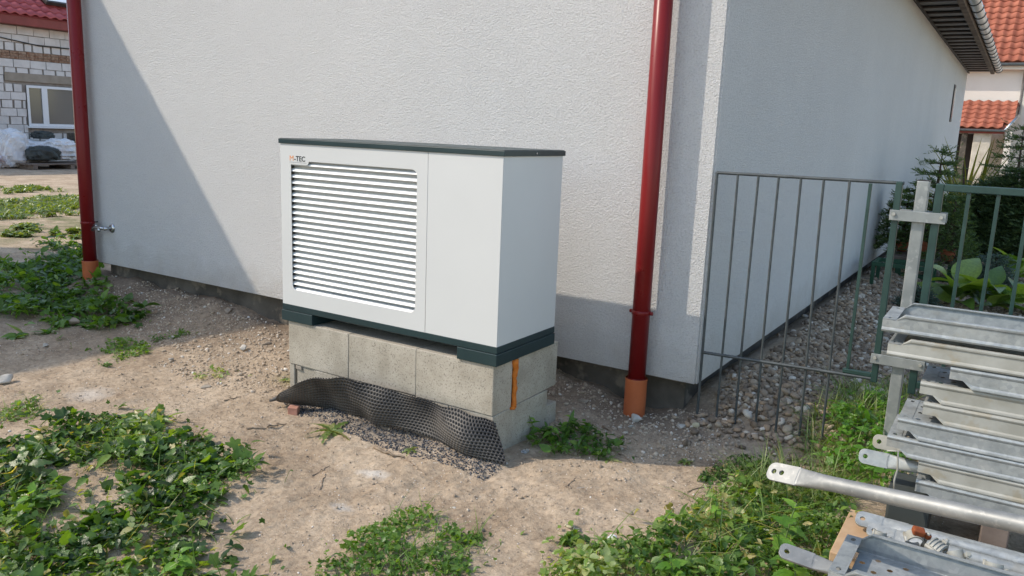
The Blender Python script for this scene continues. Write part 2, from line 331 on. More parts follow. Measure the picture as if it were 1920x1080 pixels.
def curve_to(name, cu, mat, parent):
    t = bpy.data.objects.new('tmp', cu); COL.objects.link(t); bpy.context.view_layer.update()
    me = bpy.data.meshes.new_from_object(t.evaluated_get(bpy.context.evaluated_depsgraph_get()))
    bpy.data.objects.remove(t); bpy.data.curves.remove(cu); me.name = name; me.materials.clear()
    return link(name, me, mat, parent)
def text(name, body, size, mat, parent=None, sx=1.0, bold=0.0):
    cu = bpy.data.curves.new(name, 'FONT'); cu.body = body; cu.size = size; cu.extrude = 0.0004; cu.offset = bold
    o = curve_to(name, cu, mat, parent)
    for q in o.data.vertices: q.co.x *= sx
    return o
def rrect(x0, x1, y0, y1, r, n=6):
    pts = []
    for cx, cy, a0 in ((x1-r, y1-r, 0), (x0+r, y1-r, 90), (x0+r, y0+r, 180), (x1-r, y0+r, 270)):
        for i in range(n+1):
            a = math.radians(a0+90*i/n); pts.append((cx+r*math.cos(a), cy+r*math.sin(a)))
    return pts
FRONT = Matrix.Rotation(math.radians(90), 4, 'X')     # local XY -> world XZ, local +Z -> world -Y

# value noise on a lattice
def vnoise(x, y, seed, f):
    r = np.random.default_rng(seed); L = r.random((257, 257))
    x = np.asarray(x)*f+91.3; y = np.asarray(y)*f+47.7
    i = np.floor(x).astype(int); j = np.floor(y).astype(int); u = x-i; w = y-j
    u = u*u*(3-2*u); w = w*w*(3-2*w); i %= 256; j %= 256
    return (L[i, j]*(1-u)+L[i+1, j]*u)*(1-w)+(L[i, j+1]*(1-u)+L[i+1, j+1]*u)*w-0.5
def sstep(a, b, x):
    t = np.clip((x-a)/(b-a), 0, 1); return t*t*(3-2*t)
def ground_z(x, y):
    x = np.asarray(x, float); y = np.asarray(y, float)
    near = np.exp(-((x+3)**2/60+(y-3)**2/40))
    z = near*(0.035*vnoise(x, y, 1, 0.9)+0.028*vnoise(x, y, 2, 2.7)+0.019*vnoise(x, y, 3, 7.0)+0.009*vnoise(x, y, 4, 19.0)+0.006*vnoise(x, y, 5, 47.0))
    rough = near*np.clip(vnoise(x, y, 8, 1.1)+0.25, 0, 1)
    z += rough*0.018*vnoise(x, y, 6, 31.0)
    # bank of spoil against the plinth
    bank = sstep(3.75, 4.4, y)*sstep(-8.2, -7.6, x)*(1-sstep(-5.6, -4.9, x))*0.105
    bank += sstep(3.8, 4.4, y)*sstep(-3.4, -2.6, x)*(1-sstep(-2.3, -1.8, x))*0.08
    z += bank*(1+0.9*vnoise(x, y, 9, 5.0))
    # grit heaped in front of the block plinth
    z += 0.045*np.exp(-((y-3.22)/0.16)**2)*sstep(-3.5, -3.1, x)*(1-sstep(-2.2, -1.95, x))
    # raised gravel strip along the side wall and the garden behind the fence
    z += 0.115*sstep(4.15, 4.75, y+0.25*vnoise(x, y, 12, 1.5))*sstep(-1.75, -1.2, x)
    z += 0.075*sstep(-0.85, -1.30, x)*sstep(4.45, 5.0, y)*sstep(-1.9, -1.4, x)
    return z-0.01

# ------------------------------------------------------------------ ground sheet
def axis(lo, hi, step, a, b, grow=1.16):
    c = list(np.arange(lo, hi+1e-6, step)); s = step
    while c[-1] < b: s *= grow; c.append(c[-1]+s)
    s = step
    while c[0] > a: s *= grow; c.insert(0, c[0]-s)
    return np.array(c)
gx = axis(-6.2, 0.6, 0.0145, -420, 420); gy = axis(1.2, 4.7, 0.0145, -420, 420)
GX, GY = np.meshgrid(gx, gy, indexing='ij'); GZ = ground_z(GX, GY)
nx, ny = GX.shape
idx = np.arange(nx*ny).reshape(nx, ny)
F = np.stack([idx[:-1, :-1], idx[1:, :-1], idx[1:, 1:], idx[:-1, 1:]], -1).reshape(-1, 4)
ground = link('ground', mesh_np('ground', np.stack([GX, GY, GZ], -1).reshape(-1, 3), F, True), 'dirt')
tag(ground, 'bare tan dirt yard with stones and weeds in front of the white house', 'ground', kind='structure')

# ------------------------------------------------------------------ white house
HX0, HX1, HY0, HY1, HZ0, EAVE = -7.62, -1.45, 4.40, 22.5, 0.235, 3.47
RIDGE = EAVE + 2.6; XM = (HX0+HX1)/2
house = empty('white_house', (XM, HY0, 0), label='white rendered house with grey plinth and dark slatted eave filling the middle', cat='house')
def H(name, me_or, mat): o = link(name, me_or, mat); o.parent = house; o.matrix_parent_inverse = Matrix.Translation((-XM, -HY0, 0)); return o
bm = bmesh.new()
prof = [(HX0, HZ0), (HX1, HZ0), (HX1, EAVE), (XM, RIDGE), (HX0, EAVE)]
fr = [bm.verts.new((x, HY0, z)) for x, z in prof]; bk = [bm.verts.new((x, HY1, z)) for x, z in prof]
bm.faces.new(fr); bm.faces.new(bk[::-1])
for i in range(5): bm.faces.new((fr[i], bk[i], bk[(i+1) % 5], fr[(i+1) % 5]))
bmesh.ops.recalc_face_normals(bm, faces=bm.faces[:])
ed = [e for e in bm.edges if abs(e.verts[0].co.x-e.verts[1].co.x) < 1e-4 and abs(e.verts[0].co.y-e.verts[1].co.y) < 1e-4]
bmesh.ops.bevel(bm, geom=ed, offset=0.012, segments=3, affect='EDGES')
me = bpy.data.meshes.new('wall'); bm.to_mesh(me); bm.free(); H('wall', me, 'render_plaster')
H('plinth', box_me('plinth', HX0+0.11, HX1-0.10, HY0+0.10, HY1-0.1, -0.6, HZ0+0.02), 'plinth')
# base trim profile under the render
H('base_trim', box_me('base_trim', HX0+0.006, HX1-0.006, HY0+0.006, HY1-0.006, HZ0-0.006, HZ0+0.002), 'plinth')
# roof slopes with overhang
OX, RT = 0.52, 0.16
pitch = math.atan2(RIDGE-EAVE, XM-HX0)
def slope_me(sgn):
    x_e = (HX1 if sgn > 0 else HX0) + sgn*OX; z_e = EAVE+0.06
    x_r, z_r = XM, EAVE+0.06+(abs(x_e-XM))*math.tan(pitch)
    V = [(x_e, HY0-0.12, z_e), (x_r, HY0-0.12, z_r), (x_r, HY1+0.3, z_r), (x_e, HY1+0.3, z_e)]
    V += [(x, y, z+RT) for x, y, z in V]
    return mesh_py('roof', V, [(0, 3, 2, 1), (4, 5, 6, 7), (0, 1, 5, 4), (1, 2, 6, 5), (2, 3, 7, 6), (3, 0, 4, 7)])
H('roof', slope_me(1), 'roof_red'); H('roof', slope_me(-1), 'roof_red')
# soffit: dark backing and boards with gaps, running across the overhang
H('soffit', box_me('soffit', HX1-0.0, HX1+OX-0.03, HY0, HY1+0.25, EAVE+0.02, EAVE+0.045), 'soffit_dark')
bmesh_board = box_me('soffit_board', HX1+0.02, HX1+OX-0.06, -0.11, 0.11, EAVE-0.012, EAVE+0.012, 0.004)
y = HY0+0.2
while y < HY1+0.2:
    o = H('soffit_board', bmesh_board, 'soffit_board'); o.location.y = y; y += 0.52
H('soffit_edge', box_me('soffit_edge', HX1+0.003, HX1+0.03, HY0+0.01, HY1+0.2, EAVE-0.03, EAVE+0.0), 'soffit_dark')
H('fascia_board', box_me('fascia_board', HX1+OX-0.05, HX1+OX+0.03, HY0-0.1, HY1+0.28, EAVE-0.04, EAVE+0.13, 0.004), 'timber_grey')
# narrow window slot on the side wall
w = H('window', box_me('window', HX1-0.02, HX1+0.02, 19.2, 19.52, 2.2, 2.95, 0.004), 'soffit_dark')
w2 = link('pane', box_me('pane', HX1+0.0205, HX1+0.024, 19.26, 19.46, 2.28, 2.88), 'glass_dark', w)
# gutter on the side eave
gut = empty('eave_gutter', (HX1+OX+0.1, HY0, EAVE+0.05), label='shiny galvanised half round gutter along the dark eave of the white house', cat='gutter')
ang = np.linspace(math.pi, 2*math.pi, 15); V = []; F = []
GL = HY1+0.35-HY0
for yy in (0, GL):
    for a in ang: V.append((0.075*math.cos(a), yy, 0.075*math.sin(a)+0.02))
    for a in ang[::-1]: V.append((0.071*math.cos(a), yy, 0.071*math.sin(a)+0.02))
n = 30
for i in range(n): F.append((i, (i+1) % n, n+(i+1) % n, n+i))
F += [tuple(range(n))[::-1], tuple(range(n, 2*n))]
link('trough', mesh_py('trough', V, F, True), 'gutter_zinc', gut)
hoop = [(0.081*math.cos(a), 0, 0.081*math.sin(a)+0.02) for a in np.linspace(math.pi*0.95, 2.05*math.pi, 14)]
Vh, Fh = tube_arr(hoop, 0.008, 6); hm = mesh_py('bracket', Vh, Fh, True)
y = 0.4
while y < GL: link('bracket', hm, 'steel_grey', gut, (0, y, 0)); y += 0.62

# ------------------------------------------------------------------ downpipes
def downpipe(x, yc, r, zsl, label, top=3.6, tilt=0.0, clampz=0.62, base=-0.25, side=1):
    t = empty('downpipe', (x, yc, 0), label=label, cat='downpipe', group='dark red downpipes on the front wall')
    tube('pipe', [(0, 0, z) for z in (zsl-0.08, 1.2, top)], r, 'pipe_red', t, 32)
    tube('pipe_collar', [(0, 0, zsl-0.012), (0, 0, zsl-0.004), (0, 0, zsl+0.002)], [r+0.001, r+0.004, r+0.0015], 'pipe_red', t, 32, False)
    s = tube('ground_sleeve', [(0, 0, z) for z in (base, zsl-0.02, zsl-0.004, zsl)], [r+0.013, r+0.013, r+0.015, r+0.014], 'pipe_orange', t, 32, False)
    c = tube('clamp', [(0, 0, clampz-0.014), (0, 0, clampz-0.012), (0, 0, clampz+0.012), (0, 0, clampz+0.014)], [r+0.001, r+0.004, r+0.004, r+0.001], 'pipe_red', t, 32, False)
    for sgn in (-1, 1):
        tube('lug', [(sgn*(r+0.002), 0, clampz), (sgn*(r+0.02), 0, clampz)], 0.011, 'pipe_red', c, 10)
    tube('wall_pin', [(0, r, clampz), (0, HY0-yc+0.02, clampz)], 0.006, 'steel_grey', c, 8)
    return t
downpipe(-1.785, 4.302, 0.052, 0.235, 'dark red downpipe in an orange sleeve between heat pump and house corner', clampz=0.635)
downpipe(-7.52, 4.30, 0.060, 0.262, 'dark red downpipe in an orange sleeve at the left corner beside the tap', clampz=0.63)

# ------------------------------------------------------------------ wall tap
tp = empty('wall_tap', (-7.28, HY0, 0.59), label='chrome garden tap on the shaded wall beside the left downpipe', cat='tap')
tube('rosette', [(0, 0.004, 0), (0, -0.006, 0), (0, -0.016, 0), (0, -0.02, 0)], [0.046, 0.046, 0.034, 0.02], 'chrome', tp, 24)
tube('body', [(0, -0.015, 0), (0, -0.055, 0), (-0.004, -0.085, -0.002)], [0.016, 0.018, 0.016], 'chrome', tp, 16)
tube('spout', [(-0.004, -0.07, 0), (-0.06, -0.085, 0.004), (-0.12, -0.09, 0.006), (-0.165, -0.09, -0.004), (-0.185, -0.09, -0.03)], [0.014, 0.015, 0.014, 0.015, 0.017], 'chrome', tp, 14)
tube('valve', [(-0.075, -0.088, 0.0), (-0.075, -0.088, -0.028), (-0.075, -0.088, -0.034)], [0.015, 0.017, 0.010], 'chrome', tp, 12)
tube('handle', [(-0.10, -0.088, 0.02), (-0.145, -0.092, 0.027)], [0.007, 0.01], 'chrome', tp, 8)

# ------------------------------------------------------------------ heat pump
PX0, PX1, PY0, PY1, PZ0, PZ1 = -3.645, -2.105, 3.25, 3.835, 0.585, 1.53
hp = empty('heat_pump', (PX0, PY0, 0.482), label='white louvred heat pump unit with dark green lid standing on concrete blocks', cat='heat pump')
def HPc(o): o.parent = hp; o.matrix_parent_inverse = Matrix.Translation((-PX0, -PY0, -0.482)); return o
LX0, LX1, LZ0, LZ1 = -3.562, -2.632, 0.678, 1.436
SEAM = -2.562
# front panel with rounded opening and a logo tab in its upper left corner
outer = [(PX0, PZ0), (SEAM-0.0015, PZ0), (SEAM-0.0015, PZ1), (PX0, PZ1)]
r = 0.035
def arc(cx, cz, rad, a0, a1, n=7): return [(cx+rad*math.cos(math.radians(a0+(a1-a0)*i/n)), cz+rad*math.sin(math.radians(a0+(a1-a0)*i/n))) for i in range(n+1)]
TX, TZ = -3.418, 1.414
inner = arc(LX1-r, LZ1-r, r, 0, 90) + [(TX+0.004, LZ1)] + [(TX, LZ1-0.004)] + arc(TX-0.02, TZ+0.02, 0.02, 0, -90) + [(LX0, TZ)] + arc(LX0+r, LZ0+r, r, 180, 270) + arc(LX1-r, LZ0+r, r, 270, 360)
fp = plate('front_panel', [outer, inner], 0.003, 'panel_white', bevel=0.0006)
fp.data.transform(FRONT); fp.data.transform(Matrix.Translation((0, PY0, 0))); HPc(fp)
sp_ = box('service_panel', SEAM+0.0015, PX1-0.0005, PY0-0.002, PY0+0.002, PZ0, PZ1, 'panel_white', bev=0.0008); HPc(sp_)
HPc(box('side_panel', PX1-0.004, PX1, PY0+0.0025, PY1, PZ0, PZ1, 'panel_white', bev=0.0008))
HPc(box('side_panel', PX0, PX0+0.004, PY0+0.0025, PY1, PZ0, PZ1, 'panel_white', bev=0.0008))
HPc(box('rear_panel', PX0+0.004, PX1-0.004, PY1-0.004, PY1, PZ0, PZ1, 'panel_white'))
HPc(box('seam_strip', SEAM-0.006, SEAM+0.006, PY0+0.0026, PY0+0.005, PZ0, PZ1, 'seam_dark'))
HPc(box('grille_backing', LX0-0.02, LX1+0.02, PY0+0.040, PY0+0.043, LZ0-0.03, LZ1+0.02, 'grille_grey'))
# louvre slats
NS = 22; pt = (LZ1-LZ0+0.012)/NS
sl_me = None
prof = [(0.0035, 0.0), (0.0035, 0.002), (0.007, 0.0065), (0.013, 0.0125), (0.021, 0.0175), (0.022, 0.0165), (0.0145, 0.0112), (0.0085, 0.005), (0.006, 0.0)]
V = [(x, y, z) for x in (LX0-0.012, LX1+0.012) for y, z in prof]; n = len(prof)
Fc = [(i, (i+1) % n, n+(i+1) % n, n+i) for i in range(n)] + [tuple(range(n)), tuple(range(n, 2*n))[::-1]]
sl_me = mesh_py('slat', V, Fc)
for i in range(NS):
    o = link('slat', sl_me, 'slat_white', hp); o.location = (-PX0, 0, LZ0-0.004+i*pt-0.482)
# lid
lid = box('lid', PX0-0.010, PX1+0.010, PY0-0.010, PY1+0.012, PZ1, PZ1+0.027, 'unit_dark', bev=0.0025); HPc(lid)
HPc(box('lid_top', PX0-0.004, PX1+0.004, PY0-0.004, PY1+0.006, PZ1+0.027, PZ1+0.030, 'unit_dark', bev=0.001))
s_ = tube('lid_screw', [(PX1+0.010, PY0+0.29, PZ1+0.014), (PX1+0.013, PY0+0.29, PZ1+0.014)], 0.005, 'chrome', None, 10); HPc(s_)
# base frame and skids
HPc(box('base_rail', PX0-0.002, PX1+0.002, PY0-0.004, PY1, 0.549, 0.585, 'unit_dark', bev=0.002))
HPc(box('skid', PX0-0.004, -3.395, PY0-0.010, PY1, 0.484, 0.547, 'unit_dark', bev=0.0025))
HPc(box('skid', -2.345, PX1+0.006, PY0-0.010, PY1, 0.484, 0.547, 'unit_dark', bev=0.0025))
# logo lettering on the panel
fpz = PY0-0.0024
lm = text('logo_letters', 'M', 0.042, 'logo_orange', fp, 1.12, 0.0); lm.data.transform(FRONT); lm.data.transform(Matrix.Translation((-3.572, fpz, 1.4345)))
lt = text('logo_letters', '-TEC', 0.040, 'logo_black', fp, 1.05, 0.0008); lt.data.transform(FRONT); lt.data.transform(Matrix.Translation((-3.533, fpz, 1.4345)))
V = []; F = []
xx = -3.570
while xx < -3.440:
    wd = rng.uniform(0.003, 0.010); k = len(V)
    V += [(xx, fpz, 1.424), (xx+wd, fpz, 1.424), (xx+wd, fpz, 1.428), (xx, fpz, 1.428)]; F.append((k, k+1, k+2, k+3)); xx += wd+rng.uniform(0.0012, 0.003)
link('logo_small_print', mesh_py('logo_small_print', V, F), 'logo_grey', fp)
for o in (lm, lt): o.parent = fp

# ------------------------------------------------------------------ block plinth under the heat pump
bp = empty('block_plinth', (-3.6, 3.25, 0), label='grey concrete block plinth carrying the heat pump', cat='plinth')
def BL(x0, x1, y0, y1, z0, z1, name='block', mat='concrete'):
    o = box(name, x0, x1, y0, y1, z0, z1, mat, bev=0.004, seg=2, jit=0.0012); o.parent = bp; o.matrix_parent_inverse = Matrix.Translation((3.6, -3.25, 0)); return o
xs = [-3.606, -3.116, -2.622, -2.118]
for i in range(3):
    BL(xs[i]+0.001, xs[i+1]-0.001, 3.252, 3.43, 0.2165, 0.482)
    BL(xs[i]+0.001, xs[i+1]-0.001-(0.004 if i == 2 else 0), 3.46, 3.92, 0.2165, 0.48)
xs2 = [-3.606, -3.395, -2.90, -2.40, -2.116]
BL(-3.606, -3.565, 3.256, 3.44, -0.25, 0.214); BL(-3.548, -3.396, 3.262, 3.44, -0.25, 0.214)
for i in range(1, 4):
    BL(xs2[i]+0.001, xs2[i+1]-0.001, 3.256, 3.44, -0.25, 0.2135)
BL(-3.606, -2.9, 3.45, 3.9, -0.25, 0.2135); BL(-2.898, -2.12, 3.441, 3.82, -0.25, 0.2135); BL(-2.45, -2.118, 3.824, 3.93, -0.25, 0.115)
BL(-3.55, -3.50, 3.252, 3.258, 0.19, 0.213, 'mortar_smear', 'lintel')
# expanding foam squeezed out of the vertical joint
P = []; Rr = []
for i in range(16):
    z = 0.212+i*0.018; P.append((-2.118+0.004+rng.normal(0, 0.0012), 3.446+rng.normal(0, 0.003), z)); Rr.append(0.014+0.005*(i > 9)+rng.normal(0, 0.0018))
fo = tube('joint_foam', P, Rr, 'foam', None, 10); fo.parent = bp; fo.matrix_parent_inverse = Matrix.Translation((3.6, -3.25, 0))
fo2 = tube('joint_foam', [(-2.112, 3.415, 0.216), (-2.108, 3.44, 0.213), (-2.11, 3.462, 0.216)], [0.007, 0.011, 0.006], 'foam', None, 8); fo2.parent = bp; fo2.matrix_parent_inverse = Matrix.Translation((3.6, -3.25, 0))

# ------------------------------------------------------------------ dimpled drainage membrane
def lerp_pts(keys, u):
    K = np.array(keys, float); out = []
    for c in range(1, K.shape[1]): out.append(np.interp(u, K[:, 0], K[:, c]))
    return np.stack(out, -1)
def smooth1(a, w):
    k = np.hanning(w); k /= k.sum(); p = np.pad(a, ((w//2, w//2), (0, 0)), mode='edge')
    return np.stack([np.convolve(p[:, c], k, 'valid')[:len(a)] for c in range(a.shape[1])], -1)
NU, NVV = 520, 112
u = np.linspace(0, 1, NU)
top = lerp_pts([(0, -3.56, 3.10, 0.035), (.05, -3.48, 3.07, 0.10), (.13, -3.36, 3.06, 0.18), (.23, -3.19, 3.06, 0.25), (.33, -3.02, 3.08, 0.283), (.44, -2.86, 3.13, 0.275), (.55, -2.70, 3.17, 0.252), (.68, -2.52, 3.19, 0.235), (.82, -2.32, 3.21, 0.222), (.93, -2.17, 3.225, 0.212), (1, -2.085, 3.23, 0.190)], u)
bot = lerp_pts([(0, -3.56, 3.17, 0.00), (.13, -3.34, 3.20, 0.01), (.28, -3.10, 3.20, 0.02), (.40, -2.93, 3.18, 0.045), (.48, -2.82, 3.13, 0.04), (.55, -2.70, 3.17, 0.05), (.62, -2.58, 3.18, 0.05), (.75, -2.38, 3.16, 0.045), (.88, -2.17, 3.14, 0.025), (1, -1.99, 3.205, 0.0)], u)
top = smooth1(top, 41); bot = smooth1(bot, 41)
vv = np.linspace(0, 1, NVV)
S = top[:, None, :]*(1-vv[None, :, None]) + bot[:, None, :]*vv[None, :, None]
bul = (0.035*np.sin(u*math.pi*5.0+0.6)*(u > 0.05))[:, None]*np.sin(math.pi*vv)[None, :]+0.012*np.sin(u*23.0+1.0)[:, None]*np.sin(math.pi*vv*0.8)[None, :]+0.006*np.sin(u*51.0)[:, None]*(1-vv)[None, :]
S[:, :, 1] -= bul+0.012*np.sin(math.pi*vv)[None, :]
S[:, :, 2] += 0.012*np.sin(u*40)[:, None]*((1-vv)**3)[None, :]*0.35
du = np.gradient(S, axis=0); dv = np.gradient(S, axis=1); Nn = np.cross(du, dv); Nn /= np.linalg.norm(Nn, axis=2)[:, :, None]
Nn *= np.sign(Nn[:, :, 1:2])           # pointing into the wall
su = np.cumsum(np.linalg.norm(du, axis=2)[:, NVV//2]); sv = np.cumsum(np.linalg.norm(dv, axis=2).mean(0))
pit = 0.0205
row = np.floor(sv/(pit*0.866)).astype(int)
UU = su[:, None]/pit+0.5*(row % 2)[None, :]; VVv = sv[None, :]/(pit*0.866)
fx = UU-np.floor(UU)-0.5; fy = (VVv-np.floor(VVv)-0.5)*0.866
dd = np.sqrt(fx**2+fy**2)
dim = 1-np.clip((dd-0.24)/0.10, 0, 1)
S = S+Nn*(dim*0.012)[:, :, None]
idx = np.arange(NU*NVV).reshape(NU, NVV); F = np.stack([idx[:-1, :-1], idx[1:, :-1], idx[1:, 1:], idx[:-1, 1:]], -1).reshape(-1, 4)
mem = link('dimpled_membrane', mesh_np('dimpled_membrane', S.reshape(-1, 3), F, True), 'membrane')
sm = mem.modifiers.new('thickness', 'SOLIDIFY'); sm.thickness = 0.0012
tag(mem, 'black dimpled plastic membrane bulging out in waves below the concrete blocks', 'membrane')
# loose lump of the same sheet at its left end
tube('membrane_scrap', [on_z(505, 752, 0.03), on_z(530, 743, 0.045), on_z(548, 738, 0.06)], [0.006, 0.02, 0.012], 'membrane', None, 7)
tag(bpy.data.objects['membrane_scrap'], 'crumpled black scrap lying at the left end of the dimpled membrane', 'scrap')

# ------------------------------------------------------------------ fence
FY = 4.40
def rod_ribbed(name, p0, p1, r, mat, parent, pitch=0.0095):
    p0 = np.array(p0, float); p1 = np.array(p1, float); L = np.linalg.norm(p1-p0); n = int(L/(pitch/2))
    t = np.linspace(0, 1, n+1); P = p0+(p1-p0)*t[:, None]; P[:, 0] += 0.003*np.sin(t*3.1+rng.uniform(0, 6))
    rr = np.where(np.arange(n+1) % 2 == 0, r, r*1.17)
    return tube(name, P, rr, mat, parent, 8)
fa = empty('rod_fence', (-1.43, FY, 0.1), label='fence panel of grey ribbed steel rods between house corner and post', cat='fence')
def at(o, root): o.parent = root; o.matrix_parent_inverse = Matrix.Translation(-Vector(root.location)); return o
xt = [-1.432, -1.318, -1.208, -1.097, -0.985, -0.865, -0.745]
for i, x in enumerate(xt):
    z0 = [0.13, 0.12, 0.10, 0.10, 0.11, 0.13, 0.16][i]
    at(rod_ribbed('rod', (x+0.02*(i/6), FY, z0-0.08), (x, FY, 1.466), 0.0062 if i else 0.0075, 'steel_grey', None), fa)
at(rod_ribbed('top_rail', (-1.44, FY, 1.468), (-0.49, FY, 1.473), 0.0078, 'steel_grey', None), fa)
at(rod_ribbed('bottom_rail', (-1.42, FY-0.006, 0.437), (-0.52, FY-0.006, 0.462), 0.0085, 'steel_grey', None, 0.02), fa)
at(box('green_bar', -0.650, -0.634, FY-0.008, FY+0.008, 0.475, 1.462, 'paint_green', bev=0.002), fa)
at(box('frame_tube', -0.525, -0.494, FY-0.016, FY+0.016, 0.445, 1.48, 'paint_green', bev=0.004), fa)
at(box('bottom_bracket', -0.665, -0.524, FY-0.014, FY+0.014, 0.468, 0.490, 'paint_green', bev=0.003), fa)
po = empty('fence_post', (-0.405, FY+0.03, 0.1), label='galvanised square fence post with two flat clamps between the fence panels', cat='post')
at(box('post', -0.434, -0.378, FY+0.0, FY+0.056, -0.1, 1.49, 'galv_post', bev=0.005), po)
at(box('post_cap', -0.436, -0.376, FY+0.001, FY+0.061, 1.487, 1.493, 'soffit_dark', bev=0.002), po)
for z in (1.315, 0.575):
    c = at(box('clamp_plate', -0.535, -0.285, FY-0.028, FY-0.022, z-0.026, z+0.026, 'galv_post', bev=0.002), po)
    for x in (-0.515, -0.305):
        b_ = tube('clamp_bolt', [(x, FY-0.029, z+0.006), (x, FY-0.037, z+0.006)], 0.009, 'galv_old', None, 6); b_.parent = c
    at(box('clamp_plate', -0.535, -0.285, FY+0.064, FY+0.070, z-0.026, z+0.026, 'galv_post', bev=0.002), po)
fb = empty('tube_fence', (-0.33, FY, 0.5), label='dark green square tube fence panel to the right of the galvanised post', cat='fence')
at(box('frame_tube', -0.348, -0.312, FY-0.016, FY+0.016, 0.42, 1.482, 'paint_green', bev=0.004), fb)
at(box('top_rail', -0.3118, 1.65, FY-0.016, FY+0.016, 1.446, 1.481, 'paint_green', bev=0.004), fb)
at(box('bottom_rail', -0.3118, 1.65, FY-0.016, FY+0.016, 0.455, 0.49, 'paint_green', bev=0.004), fb)
for i in range(15):
    x = -0.205+i*0.122
    at(box('green_bar', x-0.0085, x+0.0085, FY-0.0085, FY+0.0085, 0.488, 1.448, 'paint_green', bev=0.002), fb)
at(box('frame_tube', 1.6505, 1.686, FY-0.016, FY+0.016, 0.1, 1.482, 'paint_green', bev=0.004), fb)

# ------------------------------------------------------------------ scaffold decks
DW, DH, DL = 0.32, 0.083, 2.57
def deck_rail(near, flip):
    prof = [(0.014, 0.0), (-0.006, 0.0), (-0.007, 0.004), (-0.006, 0.011), (0.0, 0.017), (0.0, 0.062), (-0.004, 0.067), (-0.006, 0.073), (-0.003, 0.080), (0.004, 0.083), (0.016, 0.082),
            (0.016, 0.0795), (0.005, 0.0800), (-0.001, 0.077), (0.001, 0.068), (0.003, 0.061), (0.003, 0.018), (-0.003, 0.010), (-0.003, 0.003), (0.014, 0.003)]
    xs_ = [0.0, 0.050, 0.085, 0.6, 1.3, 2.0, DL-0.085, DL-0.05, DL]
    V = []
    for x in xs_:
        d = min(x, DL-x); lim = 0.030 if d <= 0.051 else 0.0
        for y, z in prof:
            zz = max(z, lim) if lim else z
            yy = y if not (lim and z < lim) else max(y, 0.0)
            wob = 0.0015*math.sin(x*9+near*2)
            zf = DH-zz if flip else zz
            yf = yy+wob if near else DW-yy-wob
            V.append((x, yf, zf))
    n = len(prof); F = []
    for i in range(len(xs_)-1):
        for j in range(n):
            k = (j+1) % n; F.append((i*n+j, i*n+k, (i+1)*n+k, (i+1)*n+j))
    F += [tuple(range(n)), tuple((len(xs_)-1)*n+j for j in range(n))[::-1]]
    bm = bmesh.new(); vs = [bm.verts.new(p) for p in V]
    for f in F: bm.faces.new([vs[i] for i in f])
    bmesh.ops.remove_doubles(bm, verts=bm.verts[:], dist=1e-5)
    bmesh.ops.recalc_face_normals(bm, faces=bm.faces[:])
    me = bpy.data.meshes.new('side_rail'); bm.to_mesh(me); bm.free(); return me
def perforated(x0, x1, y0, y1, z, cx, cy, hr):
    V = []; F = []
    nxx = int((x1-x0)/cx); nyy = int((y1-y0)/cy); cx = (x1-x0)/nxx; cy = (y1-y0)/nyy
    for i in range(nxx):
        for j in range(nyy):
            X, Y = x0+(i+0.5)*cx, y0+(j+0.5)*cy; k = len(V)
            sq = [(1, 0), (1, 1), (0, 1), (-1, 1), (-1, 0), (-1, -1), (0, -1), (1, -1)]
            V += [(X+a*cx/2, Y+b*cy/2, z) for a, b in sq]
            if (i+j) % 2:
                F.append(tuple(range(k, k+8))); continue
            V += [(X+hr*math.cos(q*math.pi/4), Y+hr*math.sin(q*math.pi/4), z) for q in range(8)]
            for q in range(8): F.append((k+q, k+(q+1) % 8, k+8+(q+1) % 8, k+8+q))
    return mesh_py('perforated_floor', V, F)
def slot_plate(name, w, l, t, slots):
    """plate l along y, w along x, with slotted holes (x,y,rx,ry)"""
    loops = [[(0, 0), (w, 0), (w, l), (0, l)]]
    for x, y, rx, ry in slots: loops.append([(x+rx*math.cos(a), y+ry*math.sin(a)) for a in np.linspace(0, 2*math.pi, 14, endpoint=False)])
    return plate(name, loops, t, 'galvanised')
rails = {(n, f): deck_rail(n, f) for n in (0, 1) for f in (0, 1)}
floor_up = perforated(0.05, DL-0.05, 0.0165, DW-0.0165, DH-0.004, 0.045, 0.041, 0.0105)
floor_dn = perforated(0.05, DL-0.05, 0.0165, DW-0.0165, 0.004, 0.045, 0.041, 0.0105)
cap_t = slot_plate('end_cap', 0.052, DW-0.008, 0.003, [(0.026, 0.03, 0.009, 0.014), (0.026, DW-0.038, 0.009, 0.014)])
cap_me = cap_t.data; bpy.data.objects.remove(cap_t)
end_me = box_me('end_wall', 0.0, 0.003, 0.004, DW-0.004, 0.031, DH-0.006); end_me_f = box_me('end_wall', 0.0, 0.003, 0.004, DW-0.004, 0.006, DH-0.031)
def deck(x, y, z, rz, flip, label, mat='galvanised'):
    t = empty('scaffold_deck', (x, y, z), rz, label, 'scaffold deck', 'galvanised scaffold decks')
    for n in (1, 0):
        me = rails[(n, flip)]
        if mat != 'galvanised': me = me.copy(); me.materials.clear()
        link('side_rail', me, mat, t)
    link('perforated_floor', floor_dn if flip else floor_up, 'galvanised', t)
    for xe in (0.0, DL-0.052):
        c = link('end_cap', cap_me, 'galvanised', t, (xe, 0.004, (DH-0.028) if flip else DH-0.0035))
    link('end_wall', end_me_f if flip else end_me, 'galvanised', t)
    link('end_wall', end_me_f if flip else end_me, 'galvanised', t, (DL-0.003, 0, 0))
    return t
